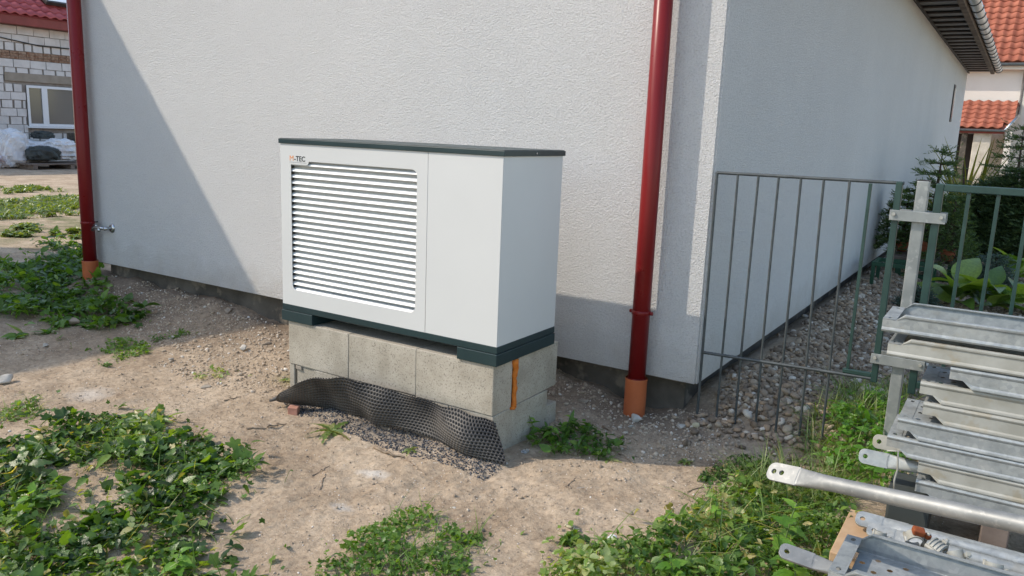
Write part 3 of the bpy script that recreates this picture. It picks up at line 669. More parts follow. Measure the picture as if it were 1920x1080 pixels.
DK = [(-0.208, 0.182, 0, 'lowest scaffold deck of the tall stack beside the fence', 'galvanised', 0.004),
      (-0.209, 0.267, 0, 'second lowest scaffold deck of the stack, stained greenish beige', 'galv_old', -0.004),
      (-0.340, 0.352, 0, 'third scaffold deck from the bottom, its end sticking furthest left of the lower ones', 'galvanised', 0.003),
      (-0.309, 0.437, 0, 'fourth scaffold deck from the bottom, its bare end plate showing on top', 'galvanised', 0.0),
      (-0.222, 0.522, 0, 'fifth scaffold deck from the bottom, middle of the stack', 'galv_old', -0.005),
      (-0.244, 0.6075, 0, 'sixth scaffold deck from the bottom, partly shaded by the deck above', 'galv_old', 0.004),
      (-0.143, 0.693, 0, 'seventh scaffold deck from the bottom, set back furthest to the right', 'galvanised', 0.0),
      (-0.386, 0.7785, 1, 'yellowish scaffold deck lying directly under the topmost one', 'galv_old', -0.002),
      (-0.419, 0.878, 1, 'topmost open scaffold deck of the stack beside the fence', 'galvanised', 0.004)]
for i, (x, z, fl, lb, mt_, rz) in enumerate(DK):
    deck(x, 3.64+rng.normal(0, 0.006), z, rz, fl, lb, mt_)
# timber bearers under the stack
for x in (0.05, 1.9):
    o = box('timber_bearer', x, x+0.10, 3.60, 4.02, -0.03, 0.180, 'timber_grey', bev=0.006); tag(o, 'squared timber bearer under the %s end of the scaffold deck stack' % ('left' if x < 1 else 'far right'), 'timber')
# foreground deck
deck(-0.378, 2.715, 0.165, -0.02, 1, 'foreground scaffold deck with perforated floor at the bottom right corner')
o = box('timber_bearer', -0.20, -0.08, 2.68, 3.55, -0.03, 0.075, 'timber_grey', bev=0.006); tag(o, 'grey timber bearer under the foreground tubes and deck', 'timber')
o = box('timber_bearer', 1.7, 1.82, 2.68, 3.55, -0.03, 0.075, 'timber_grey', bev=0.006); tag(o, 'grey timber bearer under the far right ends of the tubes', 'timber')
o = box('timber_plank', -0.43, 2.0, 3.06, 3.50, 0.078, 0.118, 'timber_new', bev=0.004); tag(o, 'orange brown timber plank under the flattened tubes', 'plank')

# ------------------------------------------------------------------ tubes with flattened, drilled ends
def flat_tube(name, p0, p1, r, label, flat=0.11, tw=0.0, holes=1, mat='galvanised', hr=0.011, wide=1.45):
    p0 = Vector(p0); p1 = Vector(p1); L = (p1-p0).length
    t = empty(name, p0, 0, label, 'scaffold tube', 'scaffold tubes with flattened ends')
    d = (p1-p0).normalized(); q = d.to_track_quat('X', 'Z'); t.rotation_mode = 'QUATERNION'; t.rotation_quaternion = q
    # round part blending into the flat blade
    sides = 24; V = []; F = []
    secs = [(flat*0.92, 0.0), (flat*1.05, 0.08), (flat*1.35, 0.45), (flat*1.75, 0.85), (flat*2.1, 1.0), (L*0.5, 1.0), (L, 1.0)]
    for x, k in secs:
        ry = r*(wide*(1-k)+k); rz_ = 0.0045*(1-k)+r*k
        for j in range(sides):
            a = 2*math.pi*j/sides; ex = 0.3+0.7*k; yy, zz = ry*math.copysign(abs(math.cos(a))**ex, math.cos(a)), rz_*math.copysign(abs(math.sin(a))**ex, math.sin(a))
            V.append((x, yy*math.cos(tw)-zz*math.sin(tw), yy*math.sin(tw)+zz*math.cos(tw)))
    for i in range(len(secs)-1):
        for j in range(sides):
            k = (j+1) % sides; F.append((i*sides+j, i*sides+k, (i+1)*sides+k, (i+1)*sides+j))
    F += [tuple(range(sides)), tuple((len(secs)-1)*sides+j for j in range(sides))[::-1]]
    link('tube', mesh_py('tube', V, F, True), mat, t)
    w_ = r*wide
    outl = [(flat, -w_), (flat, w_)] + arc(w_*0.75, w_*0.25, w_*0.75, 90, 180, 6) + arc(w_*0.75, -w_*0.25, w_*0.75, 180, 270, 6)
    loops = [outl]
    for h in range(holes): loops.append([(0.026+h*0.032+hr*math.cos(a), hr*math.sin(a)) for a in np.linspace(0, 2*math.pi, 14, endpoint=False)])
    bl = plate('flat_end', loops, 0.008, mat, t, 0.001); bl.data.transform(Matrix.Rotation(tw, 4, 'X'))
    return t
TL = ray(1441, 882)*2.98+Vector((0, 0, CAMH)); TRr = ray(1920, 985)*2.30+Vector((0, 0, CAMH))
dirv = (TRr-TL).normalized()
tt = flat_tube('scaffold_tube', TL, TL+dirv*1.9, 0.0265, 'long scaffold tube with two holes in its flat end, lying across the weeds', 0.125, 0.85, 2, 'galv_tube', hr=0.0105, wide=1.32)
ys = [3.385, 3.325, 3.245, 3.205, 3.15, 3.10]; x0s = [-0.30, -0.385, -0.33, -0.10, -0.16, -0.07]
lbs = ['scaffold tube with a drilled flat end lying hindmost on the timber plank', 'scaffold tube whose whitish flat end sticks out furthest over the timber plank', 'scaffold tube with a narrow flat end lying behind the rusty coupler',
       'middle scaffold tube on the plank, half hidden under its neighbours', 'scaffold tube lying just behind the ribbed coupler', 'foremost scaffold tube lying against the foreground deck']
for i in range(6):
    flat_tube('scaffold_tube', (x0s[i], ys[i], 0.118+0.026+0.02*(i in (1, 2))), (2.0, ys[i]+0.01, 0.118+0.026), 0.0245, lbs[i], 0.10, [0.15, 0.5, 0.35, 0.1, 0.3, 0.2][i], 1)
# ends poking out from under the stack
flat_tube('scaffold_tube', on_y(1611, 853, 3.74), Vector((1.9, 3.76, 0.30)), 0.025, 'scaffold tube with a flat drilled end poking out left of the deck stack', 0.12, 1.25, 1, wide=1.3)
flat_tube('scaffold_tube', on_y(1637, 826, 3.86), Vector((1.9, 3.86, 0.40)), 0.022, 'scaffold tube with a dark flat end just above the weeds by the stack', 0.10, 1.2, 1, 'galv_old')
flat_tube('scaffold_tube', on_y(1462, 1030, 2.86), Vector((0.3, 2.95, 0.06)), 0.022, 'grey flat tube end lying in the nettles at the bottom right', 0.12, 0.5, 1, 'galv_tube')
# bent wire hanging from the stack
wr = tube('wire_hook', [on_y(1663, 845, 3.58), on_y(1684, 846, 3.58), on_y(1683, 880, 3.58), on_y(1677, 900, 3.58), on_y(1676, 918, 3.57)], 0.004, 'galv_old', None, 8)
tag(wr, 'bent wire hook hanging down from the end of the deck stack', 'hook')
fl = tube('hole_flange', [on_y(1664, 869, 3.535), on_y(1664, 869, 3.52)], [0.032, 0.032], 'galv_old', None, 20); bpy.data.objects.remove(fl)
# lidded blue grey tub under the stack
tb = empty('storage_tub', (-0.26, 3.66, 0.02), label='dark blue tub standing under the lower end of the deck stack', cat='tub')
link('body', box_me('body', -0.05, 0.12, 0, 0.26, 0, 0.15, 0.012), 'bag_dark', tb); link('rim', box_me('rim', -0.056, 0.126, -0.006, 0.266, 0.135, 0.152, 0.005), 'bag_dark', tb)

# ------------------------------------------------------------------ couplers
def ring_arc(R, w, th, a0, a1, n=12):
    V = []; F = []
    for i in range(n+1):
        a = math.radians(a0+(a1-a0)*i/n)
        for rr_, yy in ((R, -w/2), (R+th, -w/2), (R+th, w/2), (R, w/2)): V.append((rr_*math.cos(a), yy, rr_*math.sin(a)))
    for i in range(n):
        for j in range(4):
            k = (j+1) % 4; F.append((i*4+j, i*4+k, (i+1)*4+k, (i+1)*4+j))
    F += [(0, 1, 2, 3), tuple(n*4+j for j in (3, 2, 1, 0))]
    return mesh_py('clamp_half', V, F, False)
def coupler(loc, rot, label, ribs=0, rusty=False, s=1.0):
    t = empty('coupler', loc, 0, label, 'coupler', 'scaffold couplers lying on the tubes'); t.rotation_euler = rot; t.scale = (s, s, s)
    link('clamp_half', ring_arc(0.025, 0.042, 0.005, 10, 170), 'galv_old', t)
    link('clamp_half', ring_arc(0.0255, 0.030, 0.005, 185, 320), 'galv_old', t)
    for i in range(ribs): link('rib', ring_arc(0.0303, 0.004, 0.004, 15, 165, 10), 'galv_old', t, (0, -0.017+i*0.0115, 0))
    tube('hinge_pin', [(-0.030, -0.024, 0), (-0.030, 0.024, 0)], 0.006, 'galv_old', t, 10)
    tube('bolt', [(0.031, 0, -0.03), (0.034, 0, 0.045)], 0.006, 'galv_old', t, 10)
    tube('nut', [(0.0335, 0, 0.022), (0.034, 0, 0.036)], 0.012, 'rust' if rusty else 'galv_old', t, 6, smooth=False)
    if rusty: link('saddle', box_me('saddle', -0.02, 0.02, -0.016, 0.016, 0.028, 0.05, 0.005), 'rust', t)
    return t
coupler((-0.270, 3.085, 0.225), (1.4, 0.2, 0.6), 'small grey coupler with a thin bolt at the left end of the tubes', 0, False, 0.8)
coupler((-0.155, 3.115, 0.232), (0.25, 0.15, 0.35), 'coupler with a rusty orange saddle lying on the tubes', 0, True, 1.05)
coupler((-0.082, 3.085, 0.228), (0.3, 0.35, 1.25), 'ribbed grey coupler lying in the middle of the tubes', 4, False, 1.15)
coupler((-0.018, 3.08, 0.225), (1.0, -0.3, 0.4), 'coupler with a closed loop next to the ribbed one', 1, False, 1.0)
coupler((0.098, 3.07, 0.225), (1.25, 0.1, 0.3), 'open ring coupler at the right end of the row on the tubes', 0, False, 1.0)
# short log at the foot of the post
p = on_z(1650, 745, 0.12)
lg = empty('timber_offcut', p, 0, 'short pale split timber offcut at the foot of the galvanised post', 'timber')
link('body', box_me('body', -0.13, 0.10, -0.05, 0.05, -0.045, 0.045, 0.016, 3, 0.004), 'timber_pale', lg); lg.rotation_euler = (0.1, 0.06, -0.12)

# ------------------------------------------------------------------ unfinished house far left
BX = -27.0
ub = empty('unfinished_house', (BX, 14, 0), label='unfinished pale block house with red tiled roof beyond the yard on the left', cat='house')
def UB(o): o.parent = ub; o.matrix_parent_inverse = Matrix.Translation((-BX, -14, 0)); return o
UB(box('wall_core', BX-8, BX-0.03, 8.0, 30, -0.3, 4.4, 'mortar'))
WY0, WY1, WZ0, WZ1 = 13.72, 15.95, 1.21, 2.48
def courses():
    z = 0.0; k = 0
    bl = {}
    while z < 4.24:
        h = 0.25; kind = 'long'
        if abs(z-3.5) < 0.13 or abs(z-2.75) < 0.13 or k % 2 == 1 and z < 2.4: kind = 'short'
        if 3.12 < z+0.12 < 3.5: kind = 'brick'
        y = 11.4+(k % 3)*0.17
        while y < 17.0:
            L = {'long': 0.5, 'short': 0.25+0.2*rng.random(), 'brick': 0.25}[kind]
            if z+h > WZ0 and z < WZ1+0.1 and y+L > WY0-0.02 and y < WY1:
                if y < WY0-0.1: L = WY0-0.02-y
                else: y = WY1+0.02; continue
            if kind == 'brick':
                for zz in (0, 0.083, 0.166):
                    UB(box('brick', BX-0.02, BX+0.005+rng.uniform(0, .02), y+0.006, y+L-0.006, z+zz+0.006, z+zz+0.077, 'brick_old', jit=0.004))
            elif not (2.56 < z+0.12 < 2.86 and y > 13.0):
                UB(box('block', BX-0.02, BX+0.012+rng.uniform(0, 0.012), y+0.008, y+L-(0.05 if kind == 'short' else 0.012), z+0.008, z+h-0.012, 'block_white', jit=0.004))
            y += L
        z += h; k += 1
courses()
UB(box('lintel', BX-0.02, BX+0.04, 13.1, 17, 2.58, 2.84, 'lintel', bev=0.006))
wi = UB(box('window', BX-0.02, BX+0.01, WY0, WY1, WZ0, WZ1, 'glass_dark'))
for y0, y1, z0, z1 in ((WY0, WY1, WZ0, WZ0+0.08), (WY0, WY1, WZ1-0.08, WZ1), (WY0, WY0+0.07, WZ0+0.08, WZ1-0.08), (14.18, 14.36, WZ0+0.08, WZ1-0.08), (WY1-0.07, WY1, WZ0+0.08, WZ1-0.08)):
    o = box('window_frame', BX+0.0105, BX+0.05, y0, y1, z0, z1, 'frame_white', bev=0.006); o.parent = wi
o = box('window_sill', BX+0.0, BX+0.12, WY0-0.05, WY1+0.05, WZ0-0.06, WZ0-0.002, 'frame_white', bev=0.004); UB(o)
UB(box('fascia', BX+0.42, BX+0.46, 8, 30, 4.26, 4.56, 'fascia_red', bev=0.01))
UB(box('soffit', BX-0.02, BX+0.42, 8, 30, 4.27, 4.30, 'fascia_red'))
rp = math.radians(34)
V = [(BX+0.5, 8, 4.52), (BX+0.5, 30, 4.52), (BX-4.5, 30, 4.52+5*math.tan(rp)), (BX-4.5, 8, 4.52+5*math.tan(rp))]
roofL = UB(link('roof', mesh_py('roof', V, [(0, 1, 2, 3)]), 'roof_tile_left'))
def tile_me(w, l, amp=0.03):
    V = []; F = []; nn = 8
    for i, (yy, zz) in enumerate(((0, 0.045), (l, 0.0))):
        for j in range(nn+1):
            t = j/nn; V.append((t*w, yy, zz+amp*math.cos(2*math.pi*t)+amp))
    for j in range(nn+1): V.append((j/nn*w, 0, 0.01+amp*math.cos(2*math.pi*j/nn)+amp))
    for j in range(nn): F.append((j, j+1, nn+2+j, nn+1+j)); F.append((j+1, j, 2*nn+2+j, 2*nn+3+j))
    return mesh_py('tile', V, F, True)
tmL = tile_me(0.30, 0.40)
par_inv = Matrix.Identity(4)
for i in range(7):
    for j in range(22):
        o = link('tile', tmL, 'roof_tile_left', roofL)
        s0 = i*0.36
        # tile x -> world +Y, tile y -> up the slope
        M = Matrix(((0, -math.cos(rp), math.sin(rp)), (1, 0, 0), (0, math.sin(rp), math.cos(rp)))).to_4x4()
        M.translation = (BX+0.52-s0*math.cos(rp), 11.2+j*0.30, 4.54+s0*math.sin(rp))
        o.matrix_parent_inverse = par_inv; o.matrix_basis = M
sk = box('skylight', -0.5, 0.5, -0.05, 0.9, 0.10, 0.22, 'soffit_dark', bev=0.01)
M = Matrix(((0, -math.cos(rp), math.sin(rp)), (1, 0, 0), (0, math.sin(rp), math.cos(rp)))).to_4x4(); M.translation = (BX+0.52-0.55, 15.0, 4.54+0.42)
sk.parent = roofL; sk.matrix_parent_inverse = par_inv; sk.matrix_basis = M
gl = box('skylight_pane', -0.42, 0.42, 0.03, 0.82, 0.222, 0.228, 'frame_white'); gl.parent = roofL; gl.matrix_parent_inverse = par_inv; gl.matrix_basis = M
cab = tube('cable', [(BX+0.05, 11, 3.92), (BX+0.06, 13, 3.86), (BX+0.05, 14.2, 3.72), (BX+0.06, 16.5, 3.74)], 0.018, 'logo_black', None, 6); UB(cab)

# heap in front of it
def lump(name, loc, size, mat, label, cat, seed, amp=0.22, fold=5.0, parent=None):
    r_ = np.random.default_rng(seed); bm = bmesh.new(); bmesh.ops.create_icosphere(bm, subdivisions=4, radius=1)
    ph = r_.uniform(0, 6, 6); kx = r_.normal(0, fold, (6, 3))
    for q in bm.verts:
        c = np.array(q.co); d = sum(abs(math.sin(c@kx[i]+ph[i]))-0.5 for i in range(6))*amp/3
        c = c*(1+d); c = np.sign(c)*np.abs(c)**0.75; c[2] = max(c[2], -0.85); q.co = c*np.array(size)
    me = bpy.data.meshes.new(name); bm.to_mesh(me); bm.free()
    o = link(name, me, mat, parent, loc)
    if label: tag(o, label, cat)
    return o
lump('bulk_bag', (-25.6, 12.40, 0.50), (0.5, 0.45, 0.58), 'bag_white', 'tall crumpled white bulk bag at the far left by the unfinished house', 'bag', 3, 0.3, 5)
lump('bulk_bag', (-25.3, 13.75, 0.52), (0.45, 0.42, 0.34), 'bag_white', 'low sagging white bulk bag on the pallet under the far window', 'bag', 4, 0.3, 6)
lump('plastic_sheet', (-25.7, 13.0, 0.45), (0.5, 0.6, 0.32), 'bag_white', 'loose white plastic sheeting heaped between the bulk bags', 'sheet', 5, 0.5, 4)
lump('rubbish_sack', (-25.0, 13.05, 0.42), (0.3, 0.45, 0.22), 'bag_dark', 'dark sack slumped in front of the white bags by the far house', 'sack', 6, 0.3, 4)
lump('rubbish_sack', (-25.9, 13.55, 0.95), (0.2, 0.3, 0.12), 'bag_dark', 'small black bag on top of the white bulk bags', 'sack', 8, 0.4, 5)
pl = empty('pallet', (-25.0, 13.4, 0.0), label='grey wooden pallet in front of the far unfinished house', cat='pallet')
for i in range(5): link('board', box_me('board', -0.62+i*0.26, -0.42+i*0.26, -1.1, 1.5, 0.13, 0.165), 'timber_grey', pl)
for y_ in (-0.9, 0.2, 1.3): link('runner', box_me('runner', -0.62, 0.62, y_-0.06, y_+0.06, 0.0, 0.128), 'timber_grey', pl)
bs = empty('block_pile', (-25.9, 14.75, 0.165), label='dark stacked blocks beside the pallet under the far window', cat='blocks')
for i in range(4):
    for j in range(2): link('block', box_me('block', -0.3, 0.3, -0.28+j*0.29, 0.0+j*0.29, i*0.22, i*0.22+0.21, 0.01), 'plinth', bs)
o = lump('red_bucket', (-25.2, 11.70, 0.2), (0.16, 0.16, 0.22), 'red_plastic', 'red plastic bucket at the far left edge of the heap', 'bucket', 9, 0.02, 1)

# ------------------------------------------------------------------ neighbour house behind right
NY = 34.0
nh = empty('neighbour_house', (0, NY, 0), label='cream neighbour house with orange tiled roofs behind the garden on the right', cat='house')
def NH(o): o.parent = nh; o.matrix_parent_inverse = Matrix.Translation((0, -NY, 0)); return o
NH(box('wall', -6, 9, NY, NY+9, -0.5, 4.75, 'wall_cream'))
NH(box('cornice', -6.1, 9.1, NY-0.35, NY+0.0, 4.44, 4.60, 'wall_cream', bev=0.02))
NH(box('roof_gutter', -6.2, 9.2, NY-0.52, NY-0.37, 4.56, 4.66, 'steel_grey', bev=0.03))
pp = math.radians(42)
def tiled_roof(x0, x1, ye, ze, pitch_, length, gx0, gx1, skew=0.0, gmax=1e9):
    c, s_ = math.cos(pitch_), math.sin(pitch_)
    V = [(x0, ye, ze), (x1, ye, ze), (x1+skew, ye+length*c, ze+length*s_), (x0, ye+length*c, ze+length*s_)]
    rf = NH(link('roof', mesh_py('roof', V, [(0, 1, 2, 3)]), 'roof_red'))
    nrow = int(length/0.36); cnt = 0
    for i in range(nrow):
        x = gx0
        while x < gx1+skew*i/nrow and cnt < gmax:
            o = link('tile', tmR, 'roof_red', rf); M = Matrix(((1, 0, 0), (0, c, -s_), (0, s_, c))).to_4x4()
            M.translation = (x, ye+i*0.36*c-0.02, ze+i*0.36*s_+0.02); o.matrix_basis = M
            x += 0.30; cnt += 1
    return rf
tmR = tile_me(0.30, 0.40)
tiled_roof(-6.3, 9.3, NY-0.42, 4.66, pp, 7.2, -2.2, 1.3)
p2 = math.atan2(3.38-2.36, 2.0)
tiled_roof(-5.0, -0.72, NY-2.0, 2.34, p2, 2.2, -3.2, -0.85, 0.3)
NH(box('porch_gutter', -5.0, -0.70, NY-2.13, NY-2.02, 2.26, 2.34, 'steel_grey', bev=0.03))
NH(box('porch_fascia', -5.0, -0.72, NY-2.0, NY-1.96, 2.20, 2.33, 'fascia_red'))
NH(box('porch_pillar', -1.62, -1.08, NY-1.9, NY-1.4, -0.5, 2.3, 'stone_beige', bev=0.03))
NH(box('porch_post', -1.98, -1.80, NY-1.9, NY-1.75, -0.5, 2.28, 'plinth', bev=0.01))
NH(box('doorway', -2.6, -1.70, NY-0.05, NY-0.01, -0.3, 2.2, 'soffit_dark'))
NH(tube('rain_pipe', [(-0.72, NY-2.05, 2.3), (-0.45, NY-1.6, 2.75), (-0.42, NY-0.15, 2.9), (-0.42, NY-0.12, 4.5)], 0.05, 'chrome', None, 10))
NH(tube('rain_pipe', [(0.02, NY-0.1, -0.2), (0.02, NY-0.1, 3.0)], 0.03, 'soffit_dark', None, 10))
NH(box('porch_side_wall', -0.68, -0.5, NY-1.96, NY-0.0, -0.5, 2.28, 'wall_cream'))

# ------------------------------------------------------------------ house to the left, outside the picture, that shades the yard
lh = empty('shading_house', (-10.25, 2.4, 0), -math.atan(0.136), 'tall narrow house left of the yard whose eave shades the white wall', 'house')
link('wall', box_me('wall', -3.1, -0.35, -13, 0.35, -0.3, 5.8), 'wall_cream', lh)
V = [(0, -13.4, 5.93), (0, 0.62, 5.93), (-1.72, 0.62, 6.9), (-1.72, -13.4, 6.9), (-3.45, 0.62, 5.93), (-3.45, -13.4, 5.93)]; V += [(x, y, z+0.04) for x, y, z in V]
link('roof', mesh_py('roof', V, [(0, 3, 2, 1), (3, 5, 4, 2), (6, 7, 8, 9), (9, 8, 10, 11), (0, 1, 7, 6), (5, 11, 10, 4), (1, 2, 8, 7), (2, 4, 10, 8), (0, 6, 9, 3), (3, 9, 11, 5)]), 'roof_red', lh)

# ================================================================== vegetation tools
def grid_leaf(length, width, nseg, shape, fold=0.25, droop=0.3, serr=0.0):
    """leaf along +Y with midrib, returns V,F(tri)"""
    V = []; F = []
    for i in range(nseg+1):
        t = i/nseg; w_ = width*shape(t)*0.5; zc = -droop*length*t*t
        se = serr*width*(1 if i % 2 else -1)*0.5 if 0 < i < nseg else 0
        V += [(-(w_+se), t*length-0.02*length*(se > 0), zc+fold*w_), (0, t*length, zc), (w_+se, t*length-0.02*length*(se > 0), zc+fold*w_)]
    for i in range(nseg):
        a = 3*i
        F += [(a, a+1, a+4), (a, a+4, a+3), (a+1, a+2, a+5), (a+1, a+5, a+4)]
    return np.array(V), np.array(F)
def round_leaf(R, lobes=5, cup=0.18, n=16):
    V = [(0, 0.15*R, 0)]; F = []
    for i in range(n+1):
        a = math.radians(-60+300*i/n)-0.0
        rr_ = R*(0.80+0.20*math.cos(lobes*(i/n-0.5)*2*math.pi))*(0.95+0.1*math.sin(i*2.3))
        V.append((rr_*math.cos(a), 0.5*R+rr_*math.sin(a), cup*R*(0.5+0.5*math.cos(lobes*(i/n-0.5)*2*math.pi))*(1 if i % 2 else 0.4)))
    for i in range(1, n+1): F.append((0, i, i+1))
    return np.array(V), np.array(F)
ovate = lambda t: math.sin(math.pi*min(1, (t*0.94+0.03))**0.72)
lance = lambda t: max(0.03, math.sin(math.pi*(t*0.96+0.02)**0.8)*(1-0.25*t))
blade = lambda t: max(0.04, 1-t**1.6)
T_ROUND = [round_leaf(0.5, 5, c) for c in (0.12, 0.25, -0.1)]
T_OVATE = [grid_leaf(1, 0.62, 4, ovate, f, d) for f, d in ((0.25, 0.2), (0.5, 0.35), (0.1, 0.05))]
T_LANCE = [grid_leaf(1, 0.34, 5, lance, 0.35, d) for d in (0.2, 0.5)]
T_NETTLE = [grid_leaf(1, 0.62, 10, ovate, 0.28, d, 0.13) for d in (0.2, 0.4)]
T_SMALL = [grid_leaf(1, 0.7, 2, ovate, f, 0.1) for f in (0.2, 0.5)]
def rot_batch(yaw, pit, rol):
    cy, sy = np.cos(yaw), np.sin(yaw); cp, sp = np.cos(pit), np.sin(pit); cr, sr = np.cos(rol), np.sin(rol)
    z = np.zeros_like(yaw); o = np.ones_like(yaw)
    Rz = np.stack([np.stack([cy, -sy, z], -1), np.stack([sy, cy, z], -1), np.stack([z, z, o], -1)], -2)
    Rx = np.stack([np.stack([o, z, z], -1), np.stack([z, cp, -sp], -1), np.stack([z, sp, cp], -1)], -2)
    Ry = np.stack([np.stack([cr, z, sr], -1), np.stack([z, o, z], -1), np.stack([-sr, z, cr], -1)], -2)
    return Rz @ Rx @ Ry
class Acc:
    def __init__(s): s.V = []; s.F = []; s.T = []; s.n = 0
    def add(s, tmpl, pos, yaw, pit, rol, size, tint):
        V, F = tmpl; k = len(pos)
        if k == 0: return
        R = rot_batch(yaw, pit, rol); P = np.einsum('kij,nj->kni', R, V)*np.asarray(size)[:, None, None]+np.asarray(pos)[:, None, :]
        s.V.append(P.reshape(-1, 3)); s.F.append((F[None]+(np.arange(k)*len(V))[:, None, None]+s.n).reshape(-1, 3))
        s.T.append(np.repeat(tint, len(V))); s.n += k*len(V)
    def strips(s, A, B, w, tint):
        """thin triangles stems from A to B"""
        k = len(A); d = B-A; sd = np.cross(d, np.random.default_rng(3).normal(size=(k, 3))); sd /= np.linalg.norm(sd, axis=1)[:, None]+1e-9
        w = np.broadcast_to(w, (k,))[:, None]
        P = np.stack([A-sd*w, A+sd*w, B+sd*w*0.6, B-sd*w*0.6], 1)
        base = (np.arange(k)*4+s.n)[:, None]
        s.V.append(P.reshape(-1, 3)); s.F.append(np.concatenate([base+np.array([[0, 1, 2]]), base+np.array([[0, 2, 3]])])); s.T.append(np.repeat(tint, 4)); s.n += 4*k
    def build(s, name, mat, parent=None):
        return link(name, mesh_np(name, np.concatenate(s.V), np.concatenate(s.F), False, np.concatenate(s.T)), mat, parent)
def in_poly(px, py, poly):
    c = np.zeros(len(px), bool); n = len(poly); j = n-1
    for i in range(n):
        xi, yi = poly[i]; xj, yj = poly[j]
        c ^= ((yi > py) != (yj > py)) & (px < (xj-xi)*(py-yi)/(yj-yi+1e-12)+xi); j = i
    return c
def sample(poly, n, edge=0.12, seed=0, holes=0.0):
    r_ = np.random.default_rng(seed); P = np.array(poly); lo, hi = P.min(0), P.max(0); out = []
    tot = 0
    while tot < n:
        q = lo+(hi-lo)*r_.random((4*n, 2))
        qx = q[:, 0]+edge*(2.6*vnoise(q[:, 0], q[:, 1], seed+70, 3.0)+1.6*vnoise(q[:, 0], q[:, 1], seed+74, 11.0)); qy = q[:, 1]+edge*(2.6*vnoise(q[:, 0], q[:, 1], seed+71, 3.0)+1.6*vnoise(q[:, 0], q[:, 1], seed+75, 11.0))
        k = in_poly(qx, qy, poly)
        if holes: k &= (vnoise(q[:, 0], q[:, 1], seed+72, 4.5)+vnoise(q[:, 0], q[:, 1], seed+73, 11.0)*0.6) > (holes-0.5)
        out.append(q[k]); tot += k.sum()
    return np.concatenate(out)[:n]
def px_poly(pts, z=0.0): return [tuple(on_z(x, y, z)[:2]) for x, y in pts]
def weed_patch(name, poly, n, mat, label, cat='weeds', size=(0.018, 0.05), h=0.07, mix=(0.55, 0.3, 0.15), seed=0, grass=0, tint=(0.2, 0.75), edge=0.1, holes=0.0, gh=0.14, lie=0.0, kind='stuff'):
    r_ = np.random.default_rng(seed+500); A = Acc()
    P = sample(poly, n, edge, seed, holes)
    st_ = r_.random(n) < 0.14; P[st_] += r_.normal(0, 0.6*edge+0.02, (st_.sum(), 2))
    gz = ground_z(P[:, 0], P[:, 1])
    mound = np.clip(0.55+1.5*vnoise(P[:, 0], P[:, 1], seed+80, 3.0)+0.8*vnoise(P[:, 0], P[:, 1], seed+81, 9.0), 0.05, 1.5)
    hh = h*mound*r_.beta(2.2, 1.3, n); pos = np.stack([P[:, 0], P[:, 1], gz+0.004+hh], -1)
    zone = np.clip(0.5+2.0*vnoise(P[:, 0], P[:, 1], seed+82, 2.2), 0, 1)
    tn = np.clip(tint[0]+(tint[1]-tint[0])*(0.45*zone+0.55*r_.random(n))+r_.normal(0, 0.07, n), 0, 0.93)
    tn = np.where(r_.random(n) < 0.02, 1.0, tn)
    kind_ = r_.choice(len(mix), n, p=np.array(mix)/sum(mix))
    sets = [T_ROUND, T_OVATE, T_LANCE, T_SMALL, T_NETTLE]
    for k in range(len(mix)):
        for t_i, tm in enumerate(sets[k]):
            s_ = (kind_ == k) & (r_.integers(0, len(sets[k]), n) == t_i); c = s_.sum()
            if c == 0: continue
            sz = r_.uniform(size[0], size[1], c)*r_.choice([0.5, 0.8, 1.0, 1.3, 1.7], c, p=[.2, .25, .3, .17, .08])*(1.25 if k == 2 else 1)*(0.6 if k == 3 else 1)
            A.add(tm, pos[s_], r_.uniform(0, 6.28, c), r_.normal(0.10-lie, 0.48, c), r_.normal(0, 0.48, c), sz, tn[s_])
    ns = n//5; ii = r_.integers(0, n, ns); a = pos[ii].copy(); a[:, :2] += r_.normal(0, 0.018, (ns, 2)); a[:, 2] = ground_z(a[:, 0], a[:, 1])-0.005
    A.strips(a, pos[ii], 0.0012, np.clip(tn[ii]+0.1, 0, 1))
    if grass:
        G = sample(poly, grass, edge*1.2, seed+9, 0.0); add_grass(A, G, gh, r_)
    o = A.build(name, mat); return tag(o, label, cat, kind=kind)
T_BLADE = [grid_leaf(1, 0.035, 5, blade, 0.5, d) for d in (0.25, 0.6, 1.0)]
def add_grass(A, G, gh, r_, w=1.0):
    n = len(G); z = ground_z(G[:, 0], G[:, 1]); pos = np.stack([G[:, 0], G[:, 1], z-0.004], -1)
    for t_i, tm in enumerate(T_BLADE):
        s_ = r_.integers(0, 3, n) == t_i; c = s_.sum()
        V = tm[0].copy(); V[:, 0] *= w
        A.add((V, tm[1]), pos[s_], r_.uniform(0, 6.28, c), r_.uniform(0.5, 1.45, c), r_.normal(0, 0.3, c), gh*r_.uniform(0.4, 1.2, c), np.clip(r_.normal(0.5, 0.22, c), 0, 1))
W1 = px_poly([(-60, 850), (100, 800), (230, 770), (285, 768), (320, 830), (405, 835), (420, 870), (435, 900), (415, 955), (395, 1000), (455, 1060), (520, 1160), (-120, 1160)])
weed_patch('weed_patch', W1, 7000, 'leaf_weed', 'large patch of leafy mallow weeds filling the bottom left corner', size=(0.024, 0.060), h=0.07, seed=1, grass=260, tint=(-0.05, 1.0), mix=(0.5, 0.22, 0.10, 0.06, 0.12), holes=0.29, edge=0.13)
weed_patch('weed_patch', px_poly([(-40, 775), (60, 757), (122, 770), (90, 788), (-40, 805)]), 500, 'leaf_weed', 'small weed patch at the left edge above the large mallow patch', size=(0.014, 0.034), h=0.05, seed=2, grass=60, tint=(0.2, 0.8), mix=(.4, .2, .2, .2))
